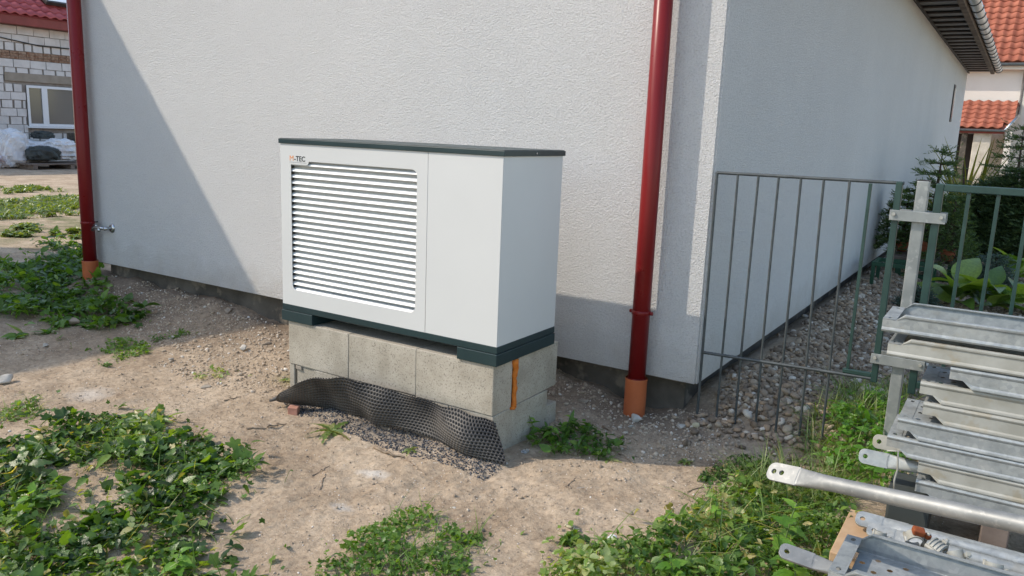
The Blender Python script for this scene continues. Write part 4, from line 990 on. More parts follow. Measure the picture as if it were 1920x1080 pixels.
weed_patch('weed_patch', px_poly([(155, 672), (190, 650), (250, 642), (276, 660), (250, 676), (180, 684)]), 900, 'leaf_dark', 'oval dark green weed cushion on the shaded dirt left of the blocks', size=(0.013, 0.03), h=0.07, seed=3, mix=(.3, .2, .1, .4), tint=(0.1, 0.95))
weed_patch('weed_patch', px_poly([(-40, 535), (60, 490), (130, 455), (160, 470), (165, 545), (248, 602), (200, 622), (130, 615), (60, 598), (-40, 603)]), 5200, 'leaf_dark', 'tall dark weeds in the shade around the left downpipe', size=(0.035, 0.085), h=0.13, seed=4, mix=(.4, .35, .15, .1), tint=(0.0, 0.7), edge=0.2, holes=0.3)
weed_patch('weed_patch', px_poly([(600, 1100), (690, 1015), (750, 962), (825, 958), (860, 992), (945, 1008), (935, 1040), (870, 1100)]), 1900, 'leaf_dark', 'clover like weed patch at the bottom centre of the yard', size=(0.012, 0.030), h=0.06, seed=5, mix=(.45, .25, .1, .2), tint=(0.1, 1.0), edge=0.07, grass=160, holes=0.16)
weed_patch('weed_patch', px_poly([(1000, 1100), (1060, 1045), (1130, 1035), (1210, 995), (1280, 965), (1330, 930), (1420, 900), (1520, 905), (1610, 960), (1560, 1100)]), 3800, 'leaf_weed', 'bright leafy weeds with nettles beside the foreground scaffold tubes', size=(0.016, 0.045), h=0.14, seed=6, mix=(.2, .35, .17, .08, .2), tint=(0.2, 0.9), grass=420, edge=0.08, holes=0.2, gh=0.2)
weed_patch('weed_patch', px_poly([(1300, 900), (1320, 875), (1390, 862), (1450, 875), (1440, 900)]), 700, 'leaf_weed', 'wilted grey green weed heap lying on the path left of the long tube', size=(0.012, 0.03), h=0.07, seed=7, mix=(.1, .3, .5, .1), tint=(0.05, 0.5), edge=0.03, lie=0.6)
weed_patch('weed_patch', px_poly([(980, 830), (1010, 800), (1090, 800), (1155, 840), (1140, 862), (1060, 862), (1000, 850)]), 480, 'leaf_dark', 'low shaded weeds between the block plinth and the right downpipe', size=(0.02, 0.045), h=0.06, seed=8, mix=(.5, .3, .2), tint=(0.1, 0.9), edge=0.05)
weed_patch('weed_patch', px_poly([(360, 705), (400, 692), (440, 700), (400, 716)]), 110, 'leaf_weed', 'sparse small weeds on the dirt left of the dimpled membrane', size=(0.012, 0.026), h=0.03, seed=9, tint=(.4, .9))
weed_patch('weed_patch', px_poly([(275, 632), (330, 618), (352, 628), (300, 640)]), 160, 'leaf_dark', 'thin flattened weeds on the shaded dirt below the left wall', size=(0.015, 0.035), h=0.02, seed=10, mix=(.1, .2, .7), lie=0.2)
weed_patch('weed_patch', px_poly([(1060, 1010), (1085, 990), (1120, 985), (1125, 1020), (1090, 1028)]), 130, 'leaf_weed', 'small cut weed clump on the dirt between the two lower patches', size=(0.018, 0.035), h=0.05, seed=11, mix=(.2, .5, .3))
weed_patch('weed_patch', px_poly([(1000, 1100), (1050, 1060), (1160, 1040), (1120, 1100)]), 420, 'leaf_weed', 'yellowing seedlings at the left end of the lower right weeds', size=(0.012, 0.03), h=0.05, seed=12, tint=(.5, 1.0))
weed_patch('weed_patch', px_poly([(290, 905), (350, 880), (430, 880), (440, 905), (380, 930), (300, 925)]), 380, 'leaf_dark', 'dark trailing weed at the right rim of the mallow patch', size=(0.012, 0.03), h=0.05, seed=13, mix=(.5, .2, .1, .2))
for i, (pl_, ng, gh, lb, sd) in enumerate((
    ([(1500, 850), (1555, 795), (1620, 760), (1700, 765), (1690, 860), (1600, 905), (1530, 890)], 1200, 0.20, 'long tufted grass growing between the fence and the deck stack', 20),
    ([(1380, 900), (1450, 885), (1560, 900), (1620, 950), (1500, 960)], 520, 0.2, 'loose grass around the flat end of the long tube', 21))):
    A = Acc(); r_ = np.random.default_rng(sd); add_grass(A, sample(px_poly(pl_), ng, 0.08, sd), gh, r_, 1.0)
    tag(A.build('grass_tuft', 'leaf_grass'), lb, 'grass', kind='stuff')
weed_patch('weed_patch', px_poly([(1520, 870), (1570, 820), (1640, 790), (1690, 820), (1690, 930), (1600, 930)]), 1100, 'leaf_nettle', 'bright green weeds among the grass at the left end of the stack', size=(0.02, 0.05), h=0.16, seed=22, mix=(.2, .5, .3), edge=0.05)
for i, (pl_, ng, gh, lb, sd) in enumerate((
    ([(-40, 382), (60, 368), (160, 368), (160, 402), (60, 408), (-40, 408)], 5200, 0.10, 'sunlit patchy grass across the far yard left of the house', 31),
    ([(-40, 355), (60, 350), (75, 360), (-40, 366)], 1500, 0.10, 'thin far strip of grass at the edge of the sandy lane', 32),
    ([(-20, 430), (60, 424), (90, 436), (20, 446)], 1300, 0.08, 'dull grass patch in the shade of the far yard', 33),
    ([(110, 432), (165, 428), (165, 445), (120, 445)], 800, 0.10, 'sunlit grass tuft just left of the left downpipe', 34))):
    A = Acc(); r_ = np.random.default_rng(sd); G = sample(px_poly(pl_), ng, 0.5, sd, 0.42); add_grass(A, G, gh, r_, 5.0)
    k = len(G)//2; pos = np.stack([G[:k, 0], G[:k, 1], 0.03+0*G[:k, 0]], -1)
    A.add(T_OVATE[0], pos, r_.uniform(0, 6.28, k), r_.normal(0.2, .4, k), r_.normal(0, .4, k), r_.uniform(0.03, 0.09, k), r_.uniform(0.1, 0.8, k))
    tag(A.build('grass_patch', 'leaf_grass'), lb, 'grass', kind='stuff')

# individual plants: stem + each leaf
def leaf_mesh(tm, size, tint):
    V, F = tm; return mesh_np('leaf', V*size, F, False, np.full(len(V), tint))
def nettle(name, loc, h, npair, size, label, lean=(0, 0), seed=0, mat='leaf_nettle', tm=T_NETTLE, cat='plant'):
    r_ = np.random.default_rng(seed+900); t = empty(name, loc, r_.uniform(0, 6), label, cat)
    path = [(lean[0]*s*s, lean[1]*s*s, h*s) for s in np.linspace(0, 1, 6)]
    tube('stem', path, np.linspace(0.004, 0.002, 6), 'stem_green', t, 6)
    me = [leaf_mesh(tm[i % len(tm)], size, x) for i, x in enumerate((0.3, 0.55, 0.8, 0.95))]
    for i in range(npair):
        s = 0.25+0.75*(i+0.5)/npair; sc = (1.1-0.55*s) if i < npair-1 else 0.55
        for k in range(2):
            o = link('leaf', me[int(r_.integers(0, 4))], mat, t, (lean[0]*s*s, lean[1]*s*s, h*s))
            o.rotation_euler = (r_.uniform(-0.15, 0.45)+0.5*(s > 0.9), r_.normal(0, 0.2), i*1.57+k*math.pi+r_.normal(0, 0.25)); q = sc*r_.uniform(0.85, 1.15); o.scale = (q, q, q)
    return t
def gp(px, py, z=0.0): v_ = on_z(px, py, z); return (v_.x, v_.y, float(ground_z(v_.x, v_.y)))
nettle('nettle_plant', gp(1000, 815), 0.13, 3, 0.075, 'upright green nettle touching the right face of the block plinth', (0.03, -0.01), 1)
nettle('nettle_plant', gp(1030, 828), 0.11, 3, 0.08, 'broad leaved green nettle in front of the right face of the plinth', (0.0, -0.03), 2)
nettle('nettle_plant', gp(1062, 812), 0.12, 3, 0.08, 'green nettle nearest the right downpipe', (0.02, 0.0), 3)
nettle('nettle_plant', gp(1040, 845), 0.06, 2, 0.05, 'small low nettle at the shadow edge beside the plinth', (0.0, -0.02), 4)
nettle('nettle_plant', gp(1470, 1030), 0.24, 4, 0.125, 'large bright nettle standing among the weeds left of the deck', (0.02, 0.02), 5)
nettle('nettle_plant', gp(1490, 1100), 0.17, 4, 0.12, 'bright nettle at the bottom edge next to the foreground deck', (-0.01, -0.02), 6)
nettle('weed_plant', gp(1260, 1090), 0.12, 3, 0.10, 'broad leaved weed at the bottom edge of the lower right weeds', (0.02, 0.0), 7, tm=T_OVATE)
nettle('weed_plant', gp(1340, 985), 0.14, 4, 0.065, 'leafy weed with small leaves above the lower right patch', (0.0, 0.02), 8)
nettle('nettle_plant', gp(1235, 1000), 0.10, 3, 0.085, 'dark flopped nettle at the left rim of the lower right weeds', (-0.06, 0.0), 9)
nettle('mallow_plant', gp(265, 815), 0.13, 4, 0.075, 'bushy mallow sticking up at the top of the bottom left patch', (0.02, 0.0), 10, 'leaf_weed', T_OVATE)
nettle('mallow_plant', gp(235, 812), 0.10, 4, 0.07, 'leafy mallow just left of the bushy one', (-0.03, 0.0), 11, 'leaf_weed', T_OVATE)
nettle('weed_plant', gp(60, 960), 0.12, 4, 0.085, 'broad leaved weed low in the bottom left patch', (0.02, 0.0), 12, 'leaf_nettle', T_OVATE)
nettle('nettle_plant', gp(330, 1070), 0.10, 4, 0.08, 'yellow green nettle at the bottom edge of the mallow patch', (0.02, 0.0), 13, 'leaf_nettle', T_NETTLE)
nettle('weed_plant', gp(255, 1010), 0.10, 3, 0.085, 'single big leaved weed in the middle of the mallow patch', (0.02, 0.0), 14, 'leaf_weed', T_OVATE)
nettle('weed_plant', gp(100, 500), 0.42, 5, 0.16, 'tall shaded weed standing left of the left downpipe', (0.05, 0.0), 15, 'leaf_dark', T_OVATE)
def rosette(name, loc, n, size, label, tm, mat, seed, cat='plant', up=0.35):
    r_ = np.random.default_rng(seed); t = empty(name, loc, 0, label, cat); me = [leaf_mesh(tm[i % len(tm)], size, x) for i, x in enumerate((0.35, 0.6, 0.85))]
    for i in range(n):
        o = link('leaf', me[i % 3], mat, t, (0, 0, 0.006)); o.rotation_euler = (r_.uniform(0.02, up), r_.normal(0, 0.3), i*2.4+r_.normal(0, 0.2)); q = r_.uniform(0.6, 1.1); o.scale = (q, q, q)
    return t
T_DAND = [grid_leaf(1, 0.26, 10, lance, 0.3, d, 0.30) for d in (0.25, 0.45)]
rosette('dandelion_plant', gp(622, 797, 0.04), 14, 0.15, 'pale toothed dandelion rosette in front of the dimpled membrane', T_DAND, 'leaf_grass', 41)
rosette('weed_rosette', gp(770, 838, 0.02), 9, 0.06, 'tiny yellowish weed rosette below the membrane', T_DAND, 'leaf_grass', 42)
rosette('weed_rosette', gp(1140, 862), 8, 0.07, 'pale lobed leaf rosette just in the sun at the shadow edge', T_DAND, 'leaf_grass', 43)
rosette('weed_rosette', gp(1285, 862), 9, 0.06, 'small yellow green seedling on the path right of the shaded weeds', T_OVATE, 'leaf_grass', 44)
rosette('weed_rosette', gp(535, 707), 7, 0.05, 'small mossy sprout at the left edge of the block plinth', T_OVATE, 'leaf_grass', 45)
rosette('weed_rosette', gp(30, 632), 10, 0.10, 'flat weed rosette on the shaded dirt at the left edge', T_OVATE, 'leaf_dark', 46)

# ================================================================== garden behind the fence
def hosta(loc, n, size, label, seed, mat='leaf_hosta'):
    r_ = np.random.default_rng(seed); t = empty('hosta_plant', loc, 0, label, 'plant', 'broad leaved plants behind the fence')
    me = [leaf_mesh(grid_leaf(1, 0.66, 8, ovate, f, 0.55), size, x) for f, x in ((0.3, 0.2), (0.45, 0.5), (0.2, 0.75), (0.35, 0.95))]
    for i in range(n):
        a = i*2.4+r_.normal(0, 0.2); rr_ = r_.uniform(0.02, 0.10); o = link('leaf', me[int(r_.integers(0, 4))], mat, t, (-math.sin(a)*rr_, math.cos(a)*rr_, r_.uniform(0.05, 0.25)))
        o.rotation_euler = (r_.uniform(0.35, 1.15), r_.normal(0, 0.2), a); q = r_.uniform(0.7, 1.1); o.scale = (q, q, q)
    return t
GZ0 = 0.10
for i, (px, py, n, s_, lb) in enumerate(((1790, 578, 12, 0.36, 'large leaved hosta behind the fence just right of the galvanised post'), (1850, 586, 13, 0.34, 'yellow green hosta behind the middle bars of the green fence'), (1905, 592, 12, 0.34, 'hosta behind the green fence at the right edge'), (1895, 530, 10, 0.36, 'dark hosta further back below the spruce hedge'))):
    v_ = on_z(px, py, GZ0); hosta((v_.x, v_.y, GZ0), n, s_, lb, 60+i)
def spruce(name, loc, h, rad, label, seed, whorls=16, per=7, mat='needle', droop=0.15, tw=0.16, dens=1.0, base=0.08, ns=0.03, cat='tree', sub=9):
    r_ = np.random.default_rng(seed); t = empty(name, loc, r_.uniform(0, 6), label, cat)
    tube('trunk', [(0, 0, -0.05), (0.01, 0, h*0.5), (0, 0.01, h*0.97)], [0.03+h*0.008, 0.02+h*0.004, 0.004], 'bark', t, 8)
    A = Acc(); bv = []; bf = []
    for wv in range(whorls):
        s = base+(1-base)*wv/(whorls-1); L0 = rad*(1-s)**0.8+0.06*rad
        for k in range(per):
            a = 6.283*k/per+wv*0.9+r_.normal(0, 0.25); L = L0*r_.uniform(0.7, 1.15); z0 = h*s*0.96+r_.normal(0, 0.02)*h/2
            tt = np.linspace(0, 1, 6); up = 0.25*(s-0.45)
            bx = np.stack([np.cos(a)*L*tt, np.sin(a)*L*tt, z0+L*(up*tt-droop*tt*tt*(1-s))], -1)
            V_, F_ = tube_arr(bx, np.linspace(0.008, 0.002, 6)*(0.6+h*0.25), 5, False); off = len(bv); bv += list(V_); bf += [tuple(i+off for i in f) for f in F_]
            m_ = max(3, int(sub*L/rad*dens)+2)
            st = r_.uniform(0.12, 1.0, m_); base_p = np.stack([np.interp(st, tt, bx[:, c]) for c in range(3)], -1)
            sd = r_.choice([-1, 1], m_); ang_ = a+sd*r_.uniform(0.5, 1.1, m_)*(st < 0.93); l2 = tw*(0.5+0.6*(1-st)+0.2)*r_.uniform(0.7, 1.2, m_)
            tip = base_p+np.stack([np.cos(ang_)*l2, np.sin(ang_)*l2, r_.normal(-0.02, 0.25, m_)*l2], -1)
            # needles along each twig and along the branch
            nn = 14
            q = np.linspace(0.0, 1.0, nn)
            pts = (base_p[:, None, :]*(1-q[None, :, None])+tip[:, None, :]*q[None, :, None]).reshape(-1, 3); c = len(pts)
            yaw = np.repeat(ang_-1.57, nn)+r_.choice([-1, 1], c)*r_.uniform(0.3, 1.0, c)
            A.add(T_NEEDLE, pts, yaw, r_.uniform(-0.2, 0.9, c), r_.uniform(-1.5, 1.5, c), ns*r_.uniform(0.8, 1.3, c), np.clip(r_.normal(0.5, 0.25, c)+0.2*(np.tile(q, m_)-0.5), 0, 1))
    link('branches', mesh_py('branches', bv, bf, True), 'bark', t)['kind'] = 'stuff'
    A.build('crown', mat, t)
    return t
T_NEEDLE = (np.array([(-0.09, 0, 0), (0.09, 0, 0), (0.07, 1, 0.05), (-0.07, 1, 0.05)]), np.array([(0, 1, 2), (0, 2, 3)]))
def gpt(px, py, Y): v_ = on_y(px, py, Y); return v_
for i, (px, Y, h, rad, lb) in enumerate(((1835, 13.6, 1.15, 0.60, 'dense dark spruce at the left end of the clipped hedge'), (1885, 13.4, 1.35, 0.70, 'dense dark spruce in the middle of the clipped hedge'), (1945, 13.2, 1.35, 0.75, 'dense dark spruce at the right end of the clipped hedge'))):
    v_ = on_y(px, 480, Y); spruce('spruce_tree', (v_.x, Y, GZ0-0.03), h, rad, lb, 70+i, 15, 10, 'needle', 0.2, 0.22, 2.2, 0.05, 0.05, sub=12)
v_ = on_y(1888, 450, 15.2); spruce('spruce_tree', (v_.x, 15.2, GZ0), 2.0, 0.75, 'taller open spruce top rising behind the clipped hedge', 75, 11, 6, 'needle_light', 0.05, 0.26, 1.3, 0.15, 0.055, sub=11)
v_ = on_y(1740, 470, 10.6); spruce('conifer_tree', (v_.x, 10.6, 0.42), 1.22, 0.50, 'slim young conifer against the white side wall behind the fence', 76, 8, 5, 'needle_light', 0.45, 0.17, 1.2, 0.25, 0.045, sub=12)
v_ = on_y(1690, 470, 10.9); spruce('conifer_tree', (v_.x, 10.9, 0.40), 0.75, 0.42, 'low drooping conifer left of the post against the white wall', 77, 8, 7, 'needle_light', 0.7, 0.15, 1.5, 0.2, 0.042, sub=12)
v_ = on_y(1780, 470, 10.4); spruce('conifer_tree', (v_.x, 10.4, 0.40), 0.72, 0.36, 'bushy green juniper beside the terracotta pots', 78, 9, 8, 'needle_light', 0.8, 0.12, 1.4, 0.1, 0.03, sub=9)
v_ = on_y(1858, 545, 9.9); spruce('conifer_tree', (v_.x, 9.9, GZ0), 0.45, 0.34, 'blue grey dwarf spruce between hostas and hedge', 79, 8, 9, 'needle_blue', 0.3, 0.12, 1.6, 0.05, 0.03, sub=10)
v_ = on_y(1722, 560, 8.6); spruce('conifer_tree', (v_.x, 8.6, GZ0), 0.20, 0.22, 'creeping grey green conifer at the foot of the garden bench', 80, 5, 9, 'needle_blue', 0.2, 0.1, 1.6, 0.05, 0.03, sub=9)
v_ = on_z(1803, 400, GZ0)
A = Acc(); r_ = np.random.default_rng(90); v_ = on_y(1803, 430, 16.5); G = np.stack([v_.x+r_.normal(0, .09, 260), 16.5+r_.normal(0, .12, 260)], -1); add_grass(A, G, 1.75, r_, 1.1)
tag(A.build('ornamental_grass', 'leaf_straw'), 'yellow upright ornamental grass behind the hedge by the far wall', 'plant')
# low bench with pots
bn = empty('garden_bench', (-1.0, 10.8, GZ0), label='low grey wooden bench with green legs under the potted conifers', cat='bench')
xl, xr = on_y(1672, 470, 10.4).x, on_y(1800, 470, 10.4).x
for i in range(3): link('plank', box_me('plank', xl+1.0, xr+1.0, -0.42+i*0.26, -0.19+i*0.26, 0.24, 0.28, 0.006), 'timber_grey', bn)
for x in (xl+1.06, xr+0.90):
    for y_ in (-0.38, 0.24): link('leg', box_me('leg', x, x+0.06, y_, y_+0.06, 0, 0.238, 0.004), 'frame_green', bn)
link('stretcher', box_me('stretcher', xl+1.12, xr+0.90, -0.37, -0.33, 0.03, 0.08, 0.004), 'frame_green', bn)
def pot(px, Y, z, r_, h, label):
    v_ = on_y(px, 470, Y); t = empty('plant_pot', (v_.x, Y, z), label=label, cat='pot')
    tube('body', [(0, 0, 0), (0, 0, h*0.8), (0, 0, h*0.82)], [r_*0.72, r_*0.95, r_*0.9], 'terracotta', t, 20); tube('rim', [(0, 0, h*0.8), (0, 0, h)], [r_*1.05, r_*1.08], 'terracotta', t, 20, True)
    return t
pot(1740, 10.6, GZ0+0.285, 0.10, 0.17, 'terracotta pot holding the slim young conifer on the bench')
pot(1690, 10.9, GZ0+0.285, 0.08, 0.12, 'terracotta pot holding the low drooping conifer on the bench')
pot(1778, 10.4, GZ0+0.285, 0.085, 0.13, 'terracotta pot holding the bushy juniper on the bench')
# green frame standing on the gravel
gf = empty('plant_stand', (-0.9, 9.3, GZ0), label='green metal plant frame standing on the gravel behind the post', cat='frame')
for x0, x1, y0, y1, z0, z1 in ((-0.35, 0.25, 0, 0.04, 0.28, 0.32), (-0.35, 0.25, 0.4, 0.44, 0.28, 0.32), (-0.35, -0.31, 0.042, 0.398, 0.281, 0.319), (0.21, 0.25, 0.042, 0.398, 0.281, 0.319)): link('rail', box_me('rail', x0, x1, y0, y1, z0, z1), 'frame_green', gf)
for x in (-0.348, 0.212):
    for y_ in (0.002, 0.402): link('leg', box_me('leg', x, x+0.036, y_, y_+0.036, 0, 0.279), 'frame_green', gf)
# edging kerb of the garden bed
kb = box('bed_edging', -1.2, 3.0, 11.9, 12.0, 0.0, 0.17, 'lintel', bev=0.01); tag(kb, 'concrete edging between the garden gravel and the spruce hedge', 'edging')

# ================================================================== gravel
def pebble_template(seed, sub=2, cuts=5):
    r_ = np.random.default_rng(seed); bm = bmesh.new(); bmesh.ops.create_icosphere(bm, subdivisions=sub, radius=0.5)
    k = r_.normal(0, 2.2, (4, 3)); ph = r_.uniform(0, 6, 4); V = []
    pn = r_.normal(0, 1, (cuts, 3)); pn /= np.linalg.norm(pn, axis=1)[:, None]; pd = r_.uniform(0.32, 0.45, cuts) if cuts < 6 else r_.uniform(0.22, 0.38, cuts)
    for q in bm.verts:
        c = np.array(q.co); c = c*(1+0.09*sum(math.sin(c@k[i]*2+ph[i]) for i in range(4))/2)
        for i in range(cuts):
            e = c@pn[i]-pd[i]
            if e > 0: c = c-pn[i]*e*(0.85 if cuts < 6 else 1.0)
        V.append(c*np.array([1.0, 0.78, 0.55]))
    bm.verts.index_update(); F = [[q.index for q in f.verts] for f in bm.faces]; bm.free(); return np.array(V), np.array(F)
PT1 = [pebble_template(s, 2) for s in range(6)]; PT0 = [pebble_template(s+20, 1) for s in range(5)]
GR = [(-1.52, 4.22), (-1.30, 4.02), (-0.75, 4.18), (-0.55, 4.4), (-0.35, 4.55), (0.3, 4.6), (0.6, 8.0), (1.0, 11.9), (-1.36, 14.5), (-1.36, 4.5)]
r_ = np.random.default_rng(5)
Pg = sample(GR, 25000, 0.10, 55)
w_ = 1/(1+0.05*(Pg[:, 1]-4))
dens = Pg[:, 1] < 4.3
keep = ~(dens & (r_.random(len(Pg)) < 0.75)); Pg = Pg[keep]
szg = r_.lognormal(math.log(0.034), 0.35, len(Pg)).clip(0.016, 0.075)
order = np.argsort(Pg[:, 1]-6*szg)
gravel = empty('gravel_strip', (-1, 6, 0.1), 0, 'strip of coarse mixed river gravel along the side wall behind the rod fence', 'gravel', kind='structure')
gi = Matrix.Translation((1, -6, -0.1))
vis = [i for i in order if -1.45 < Pg[i, 0] < -0.45 and szg[i] > 0.032][:285]
vs_ = set(vis)
pm = [mesh_np('pebble', V, F, True) for V, F in PT1]
for i in vis:
    o = link('pebble', pm[int(r_.integers(0, 6))], 'pebble', gravel); o.location = (Pg[i, 0]+1, Pg[i, 1]-6, float(ground_z(Pg[i, 0], Pg[i, 1]))-0.1+0.008+szg[i]*0.12)
    o.rotation_euler = tuple(r_.normal(0, 0.45, 2))+(r_.uniform(0, 6.28),); o.scale = (szg[i],)*3
rest = np.array([i for i in range(len(Pg)) if i not in vs_]); A = Acc()
tsel = r_.integers(0, 6, len(rest))
for k in range(6):
    s_ = rest[tsel == k]; n = len(s_)
    A.add(PT1[k], np.stack([Pg[s_, 0], Pg[s_, 1], ground_z(Pg[s_, 0], Pg[s_, 1])+0.002+szg[s_]*0.12], -1), r_.uniform(0, 6.28, n), r_.normal(0, .5, n), r_.normal(0, .5, n), szg[s_], r_.random(n))
o = link('pebble_mass', mesh_np('pebble_mass', np.concatenate(A.V), np.concatenate(A.F), True, np.concatenate(A.T)), 'pebble_mass', gravel); o.matrix_parent_inverse = gi; o['kind'] = 'stuff'

# ================================================================== grit, stones, twigs on the dirt
r_ = np.random.default_rng(77)
def grit(name, P, sz, mat, label, lift=0.1, tint=None):
    A = Acc(); n_ = len(P); ts = r_.integers(0, 5, n_); z = ground_z(P[:, 0], P[:, 1])
    tv = r_.random(n_) if tint is None else tint
    for k in range(5):
        s_ = ts == k; c = s_.sum()
        A.add(PT0[k], np.stack([P[s_, 0], P[s_, 1], z[s_]+sz[s_]*lift], -1), r_.uniform(0, 6.28, c), r_.normal(0, .5, c), r_.normal(0, .5, c), sz[s_], tv[s_])
    return tag(A.build(name, mat), label, 'grit', kind='stuff')
yard = px_poly([(-60, 640), (200, 545), (540, 620), (930, 870), (1300, 830), (1480, 840), (1480, 960), (1050, 1110), (-60, 1110)])
n = 26000; P = sample(yard, n, 0.1, 101); sz = r_.lognormal(math.log(0.0055), 0.5, n).clip(0.002, 0.022)
cl = np.clip(vnoise(P[:, 0], P[:, 1], 120, 1.6)+0.55, 0.1, 1); k = r_.random(n) < cl
grit('scattered_grit', P[k], sz[k], 'grit', 'fine grit and crumbs of soil scattered over the dirt yard')
deb = [(-7.4, 4.45), (-7.4, 3.9), (-5.6, 3.6), (-4.6, 3.1), (-3.7, 3.1), (-3.65, 3.9), (-4.3, 4.48), (-5.2, 4.5)]
n = 5200; P = sample(deb, n, 0.15, 102); sz = r_.lognormal(math.log(0.011), 0.55, n).clip(0.004, 0.05)
grit('spoil_debris', P, sz, 'grit', 'coarse spoil and rubble crumbs along the foot of the left wall')
deb2 = [(-2.1, 3.7), (-1.9, 3.45), (-1.1, 3.95), (-1.1, 4.3), (-1.5, 4.5), (-2.6, 4.5), (-3.4, 4.5), (-3.4, 3.95), (-2.1, 3.95)]
n = 3600; P = sample(deb2, n, 0.08, 103); sz = r_.lognormal(math.log(0.011), 0.55, n).clip(0.004, 0.045)
grit('spoil_debris', P, sz, 'grit', 'dark rubble crumbs in the shade around the right downpipe')
bk_ = [(-3.6, 3.22), (-3.3, 3.02), (-2.9, 3.02), (-2.5, 3.03), (-2.15, 3.06), (-2.0, 3.14), (-2.05, 3.24)]
n = 4200; P = sample(bk_, n, 0.05, 104); sz = r_.lognormal(math.log(0.0075), 0.35, n).clip(0.003, 0.018)
grit('dark_chippings', P, sz, 'grit_dark', 'dark grey chippings heaped along the foot of the dimpled membrane', 0.2)

def stone(px, py, size, mat, label, name='stone', cat='stone', seed=0, flat=1.0, z=0.0, rz=0.0):
    v_ = on_z(px, py, z); V, F = pebble_template(300+seed, 3, 14)
    V = V*np.array(size)*np.array([1, 1/0.78, 1/0.55]); o = link(name, mesh_np(name, V, F, False), mat)
    o.location = (v_.x, v_.y, float(ground_z(v_.x, v_.y))+size[2]*0.28); o.rotation_euler = (0.1*flat, -0.06, rz)
    return tag(o, label, cat)
br = box('brick_fragment', -0.028, 0.028, -0.026, 0.026, -0.022, 0.022, 'brick_bit', bev=0.004, jit=0.002); v_ = on_z(551, 766, 0.02); br.location = (v_.x, v_.y, float(ground_z(v_.x, v_.y))+0.021); br.rotation_euler = (0.05, 0.03, 0.5); tag(br, 'small reddish brick fragment in front of the left end of the membrane', 'brick')
for i, (px, py, s_, mt_, lb) in enumerate((
    (660, 786, (0.075, 0.05, 0.04), 'timber_pale', 'pale yellowish stone chip beside the dandelion under the membrane'),
    (428, 596, (0.17, 0.10, 0.03), 'stone_dirt', 'flat pointed stone slab lying on the spoil below the left wall'),
    (11, 717, (0.13, 0.09, 0.07), 'stone_pale', 'whitish lump of rubble at the left edge on the dirt'),
    (1193, 790, (0.085, 0.07, 0.06), 'stone_pale', 'pale angular rubble block at the foot of the right downpipe'),
    (1182, 800, (0.05, 0.03, 0.03), 'stone_pale', 'small pale splinter beside the rubble block at the right downpipe'),
    (1305, 807, (0.06, 0.05, 0.05), 'timber_pale', 'yellowish round stone at the front edge of the gravel'),
    (1277, 803, (0.08, 0.05, 0.035), 'stone_pale', 'flat grey stone left of the yellowish one at the gravel edge'),
    (1095, 763, (0.10, 0.05, 0.03), 'stone_dirt', 'brown flat rubble piece between plinth and downpipe'),
    (140, 610, (0.12, 0.10, 0.09), 'stone_dirt', 'brown stone at the foot of the dark weeds on the left'),
    (85, 648, (0.07, 0.05, 0.04), 'stone_pale', 'small white stone on the shaded dirt at the left'),
    (455, 655, (0.09, 0.06, 0.06), 'stone_pale', 'grey broken lump on the sunlit spoil left of the blocks'),
    (500, 645, (0.11, 0.06, 0.03), 'stone_dirt', 'flat tan rubble slab close to the left end of the blocks'),
    (385, 720, (0.09, 0.06, 0.02), 'lintel', 'flat grey slate on the dirt between weeds and blocks'),
    (320, 675, (0.05, 0.04, 0.03), 'stone_pale', 'small pale pebble in the middle of the sunlit dirt bank'),
    (852, 945, (0.025, 0.018, 0.012), 'stone_pale', 'tiny white chip above the bottom centre weed patch'),
    (949, 868, (0.025, 0.02, 0.018), 'stone_pale', 'small white pebble at the right tip of the membrane'),
    (1180, 963, (0.06, 0.03, 0.02), 'stone_dirt', 'brown flat chip on the path above the lower right weeds'),
    (545, 770, (0.05, 0.035, 0.03), 'stone_pale', 'light grey pebble lying left of the brick fragment'),
    (905, 985, (0.03, 0.02, 0.02), 'stone_dirt', 'dark pebble on the dirt right of the bottom centre weeds'))):
    stone(px, py, s_, mt_, lb, seed=i, rz=rng.uniform(0, 3))
def twig(pts, r_t, label, mat='twig', name='twig'):
    P = []
    for x, y in pts: v_ = on_z(x, y, 0.01); P.append((v_.x, v_.y, float(ground_z(v_.x, v_.y))+r_t*1.2))
    P = np.array(P); tt = np.linspace(0, 1, 9); q = np.stack([np.interp(tt, np.linspace(0, 1, len(P)), P[:, c]) for c in range(3)], -1); q[1:-1] += rng.normal(0, r_t*0.8, (7, 3)); q[:, 2] = np.maximum(q[:, 2], ground_z(q[:, 0], q[:, 1])+r_t*0.5)
    o = tube(name, q, np.linspace(r_t, r_t*0.5, 9), mat, None, 6); return tag(o, label, 'twig')
twig([(702, 834), (728, 846), (758, 852)], 0.009, 'thick pale twig on the dirt below the membrane')
twig([(760, 856), (778, 870), (798, 883)], 0.004, 'thin dark twig pointing right below the thick one')
twig([(462, 799), (500, 797)], 0.006, 'short twig on the dirt left of the brick fragment')
twig([(500, 795), (537, 789)], 0.006, 'short pale twig touching the one left of the brick fragment')
twig([(585, 878), (618, 858)], 0.003, 'thin dark straw on the open dirt left of centre')
twig([(1130, 795), (1160, 815), (1195, 822)], 0.006, 'curved pale twig at the foot of the right downpipe')
twig([(1140, 828), (1170, 850), (1195, 870)], 0.004, 'thin twig crossing the shadow edge below the right downpipe')
twig([(1060, 980), (1085, 990)], 0.007, 'chip of split wood on the path above the cut weed clump', 'timber_pale')
twig([(1265, 990), (1290, 1000)], 0.010, 'grey stub of wood in the lower right weeds', 'timber_grey')
twig([(1290, 915), (1330, 905), (1420, 915)], 0.004, 'long dry stalk at the edge of the lower right weeds')
twig([(420, 745), (452, 738)], 0.004, 'thin twig lying on the bank above the mallow patch')
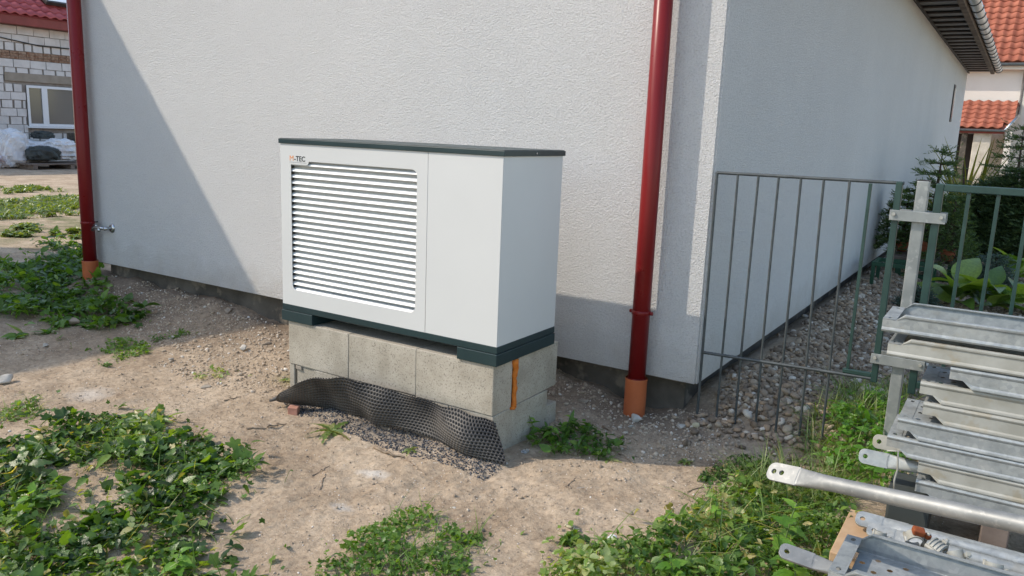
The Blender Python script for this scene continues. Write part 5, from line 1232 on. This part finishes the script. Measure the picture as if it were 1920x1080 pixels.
twig([(1060, 915), (1080, 895)], 0.003, 'small dark twig on the open path')
twig([(600, 905), (610, 880)], 0.003, 'short dark stick on the open dirt')
twig([(1100, 1000), (1180, 1015), (1260, 1050)], 0.003, 'long pale bent stalk over the lower right weeds', 'stem_green')
twig([(1125, 1045), (1190, 1030), (1240, 1010)], 0.003, 'green stalk crossing the bent one in the lower right weeds', 'stem_green')
# small straw bits as uncountable litter
n = 700; P = sample(yard, n, 0.1, 130); A = Acc(); z = ground_z(P[:, 0], P[:, 1])+0.003; a_ = r_.uniform(0, 6.28, n); L = r_.uniform(0.01, 0.05, n)
p0 = np.stack([P[:, 0], P[:, 1], z], -1); p1 = p0+np.stack([np.cos(a_)*L, np.sin(a_)*L, r_.uniform(0, 0.004, n)], -1)
A.strips(p0, p1, r_.uniform(0.0006, 0.0018, n), r_.random(n)); tag(A.build('straw_litter', 'grit'), 'fine straw and root litter scattered over the dirt', 'litter', kind='stuff')
# scrap of paper and a bit of foil
for px, py, lb, c_ in ((1148, 1008, 'small crumpled white wrapper beside the cut weed clump', 'bag_white'), (985, 845, 'pale blue scrap of foil at the foot of the plinth by the nettles', 'chrome')):
    v_ = on_z(px, py, 0); lump('paper_scrap', (v_.x, v_.y, float(ground_z(v_.x, v_.y))+0.008), (0.014, 0.022, 0.008), c_, lb, 'scrap', px, 0.5, 4)

# dead leaves and dry stalks among the weeds
for poly_, n_, sd, lb in ((W1, 150, 201, 'withered pale leaves and stalks among the mallow weeds'), (px_poly([(1060, 1100), (1130, 1040), (1330, 930), (1500, 910), (1560, 1080)]), 130, 202, 'dry stalks and withered leaves among the lower right weeds')):
    A = Acc(); r_ = np.random.default_rng(sd); P = sample(poly_, n_, 0.08, sd); z = ground_z(P[:, 0], P[:, 1])
    pos = np.stack([P[:, 0], P[:, 1], z+r_.uniform(0.01, 0.09, n_)], -1); k = n_*2//3
    A.add(T_OVATE[1], pos[:k], r_.uniform(0, 6.28, k), r_.normal(0, 0.5, k), r_.normal(0, 0.6, k), r_.uniform(0.02, 0.05, k), r_.uniform(0.55, 1.0, k))
    p0 = pos[k:]; m_ = len(p0); a_ = r_.uniform(0, 6.28, m_); L = r_.uniform(0.06, 0.2, m_)
    A.strips(p0, p0+np.stack([np.cos(a_)*L, np.sin(a_)*L, r_.uniform(-0.03, 0.05, m_)], -1), 0.0016, r_.uniform(0.4, 1.0, m_))
    tag(A.build('dry_litter', 'leaf_straw'), lb, 'litter', kind='stuff')

# soil clods kicked up along the edges of the trodden path
r_ = np.random.default_rng(300); n = 900; P = sample(yard, n, 0.1, 301); k = (vnoise(P[:, 0], P[:, 1], 302, 2.2) > 0.08); P = P[k]
sz = r_.lognormal(math.log(0.017), 0.4, len(P)).clip(0.008, 0.045)
grit('soil_clods', P, sz, 'grit', 'crumbled soil clods lying in loose drifts on the dirt yard', 0.05, r_.uniform(0.0, 0.5, len(P)))
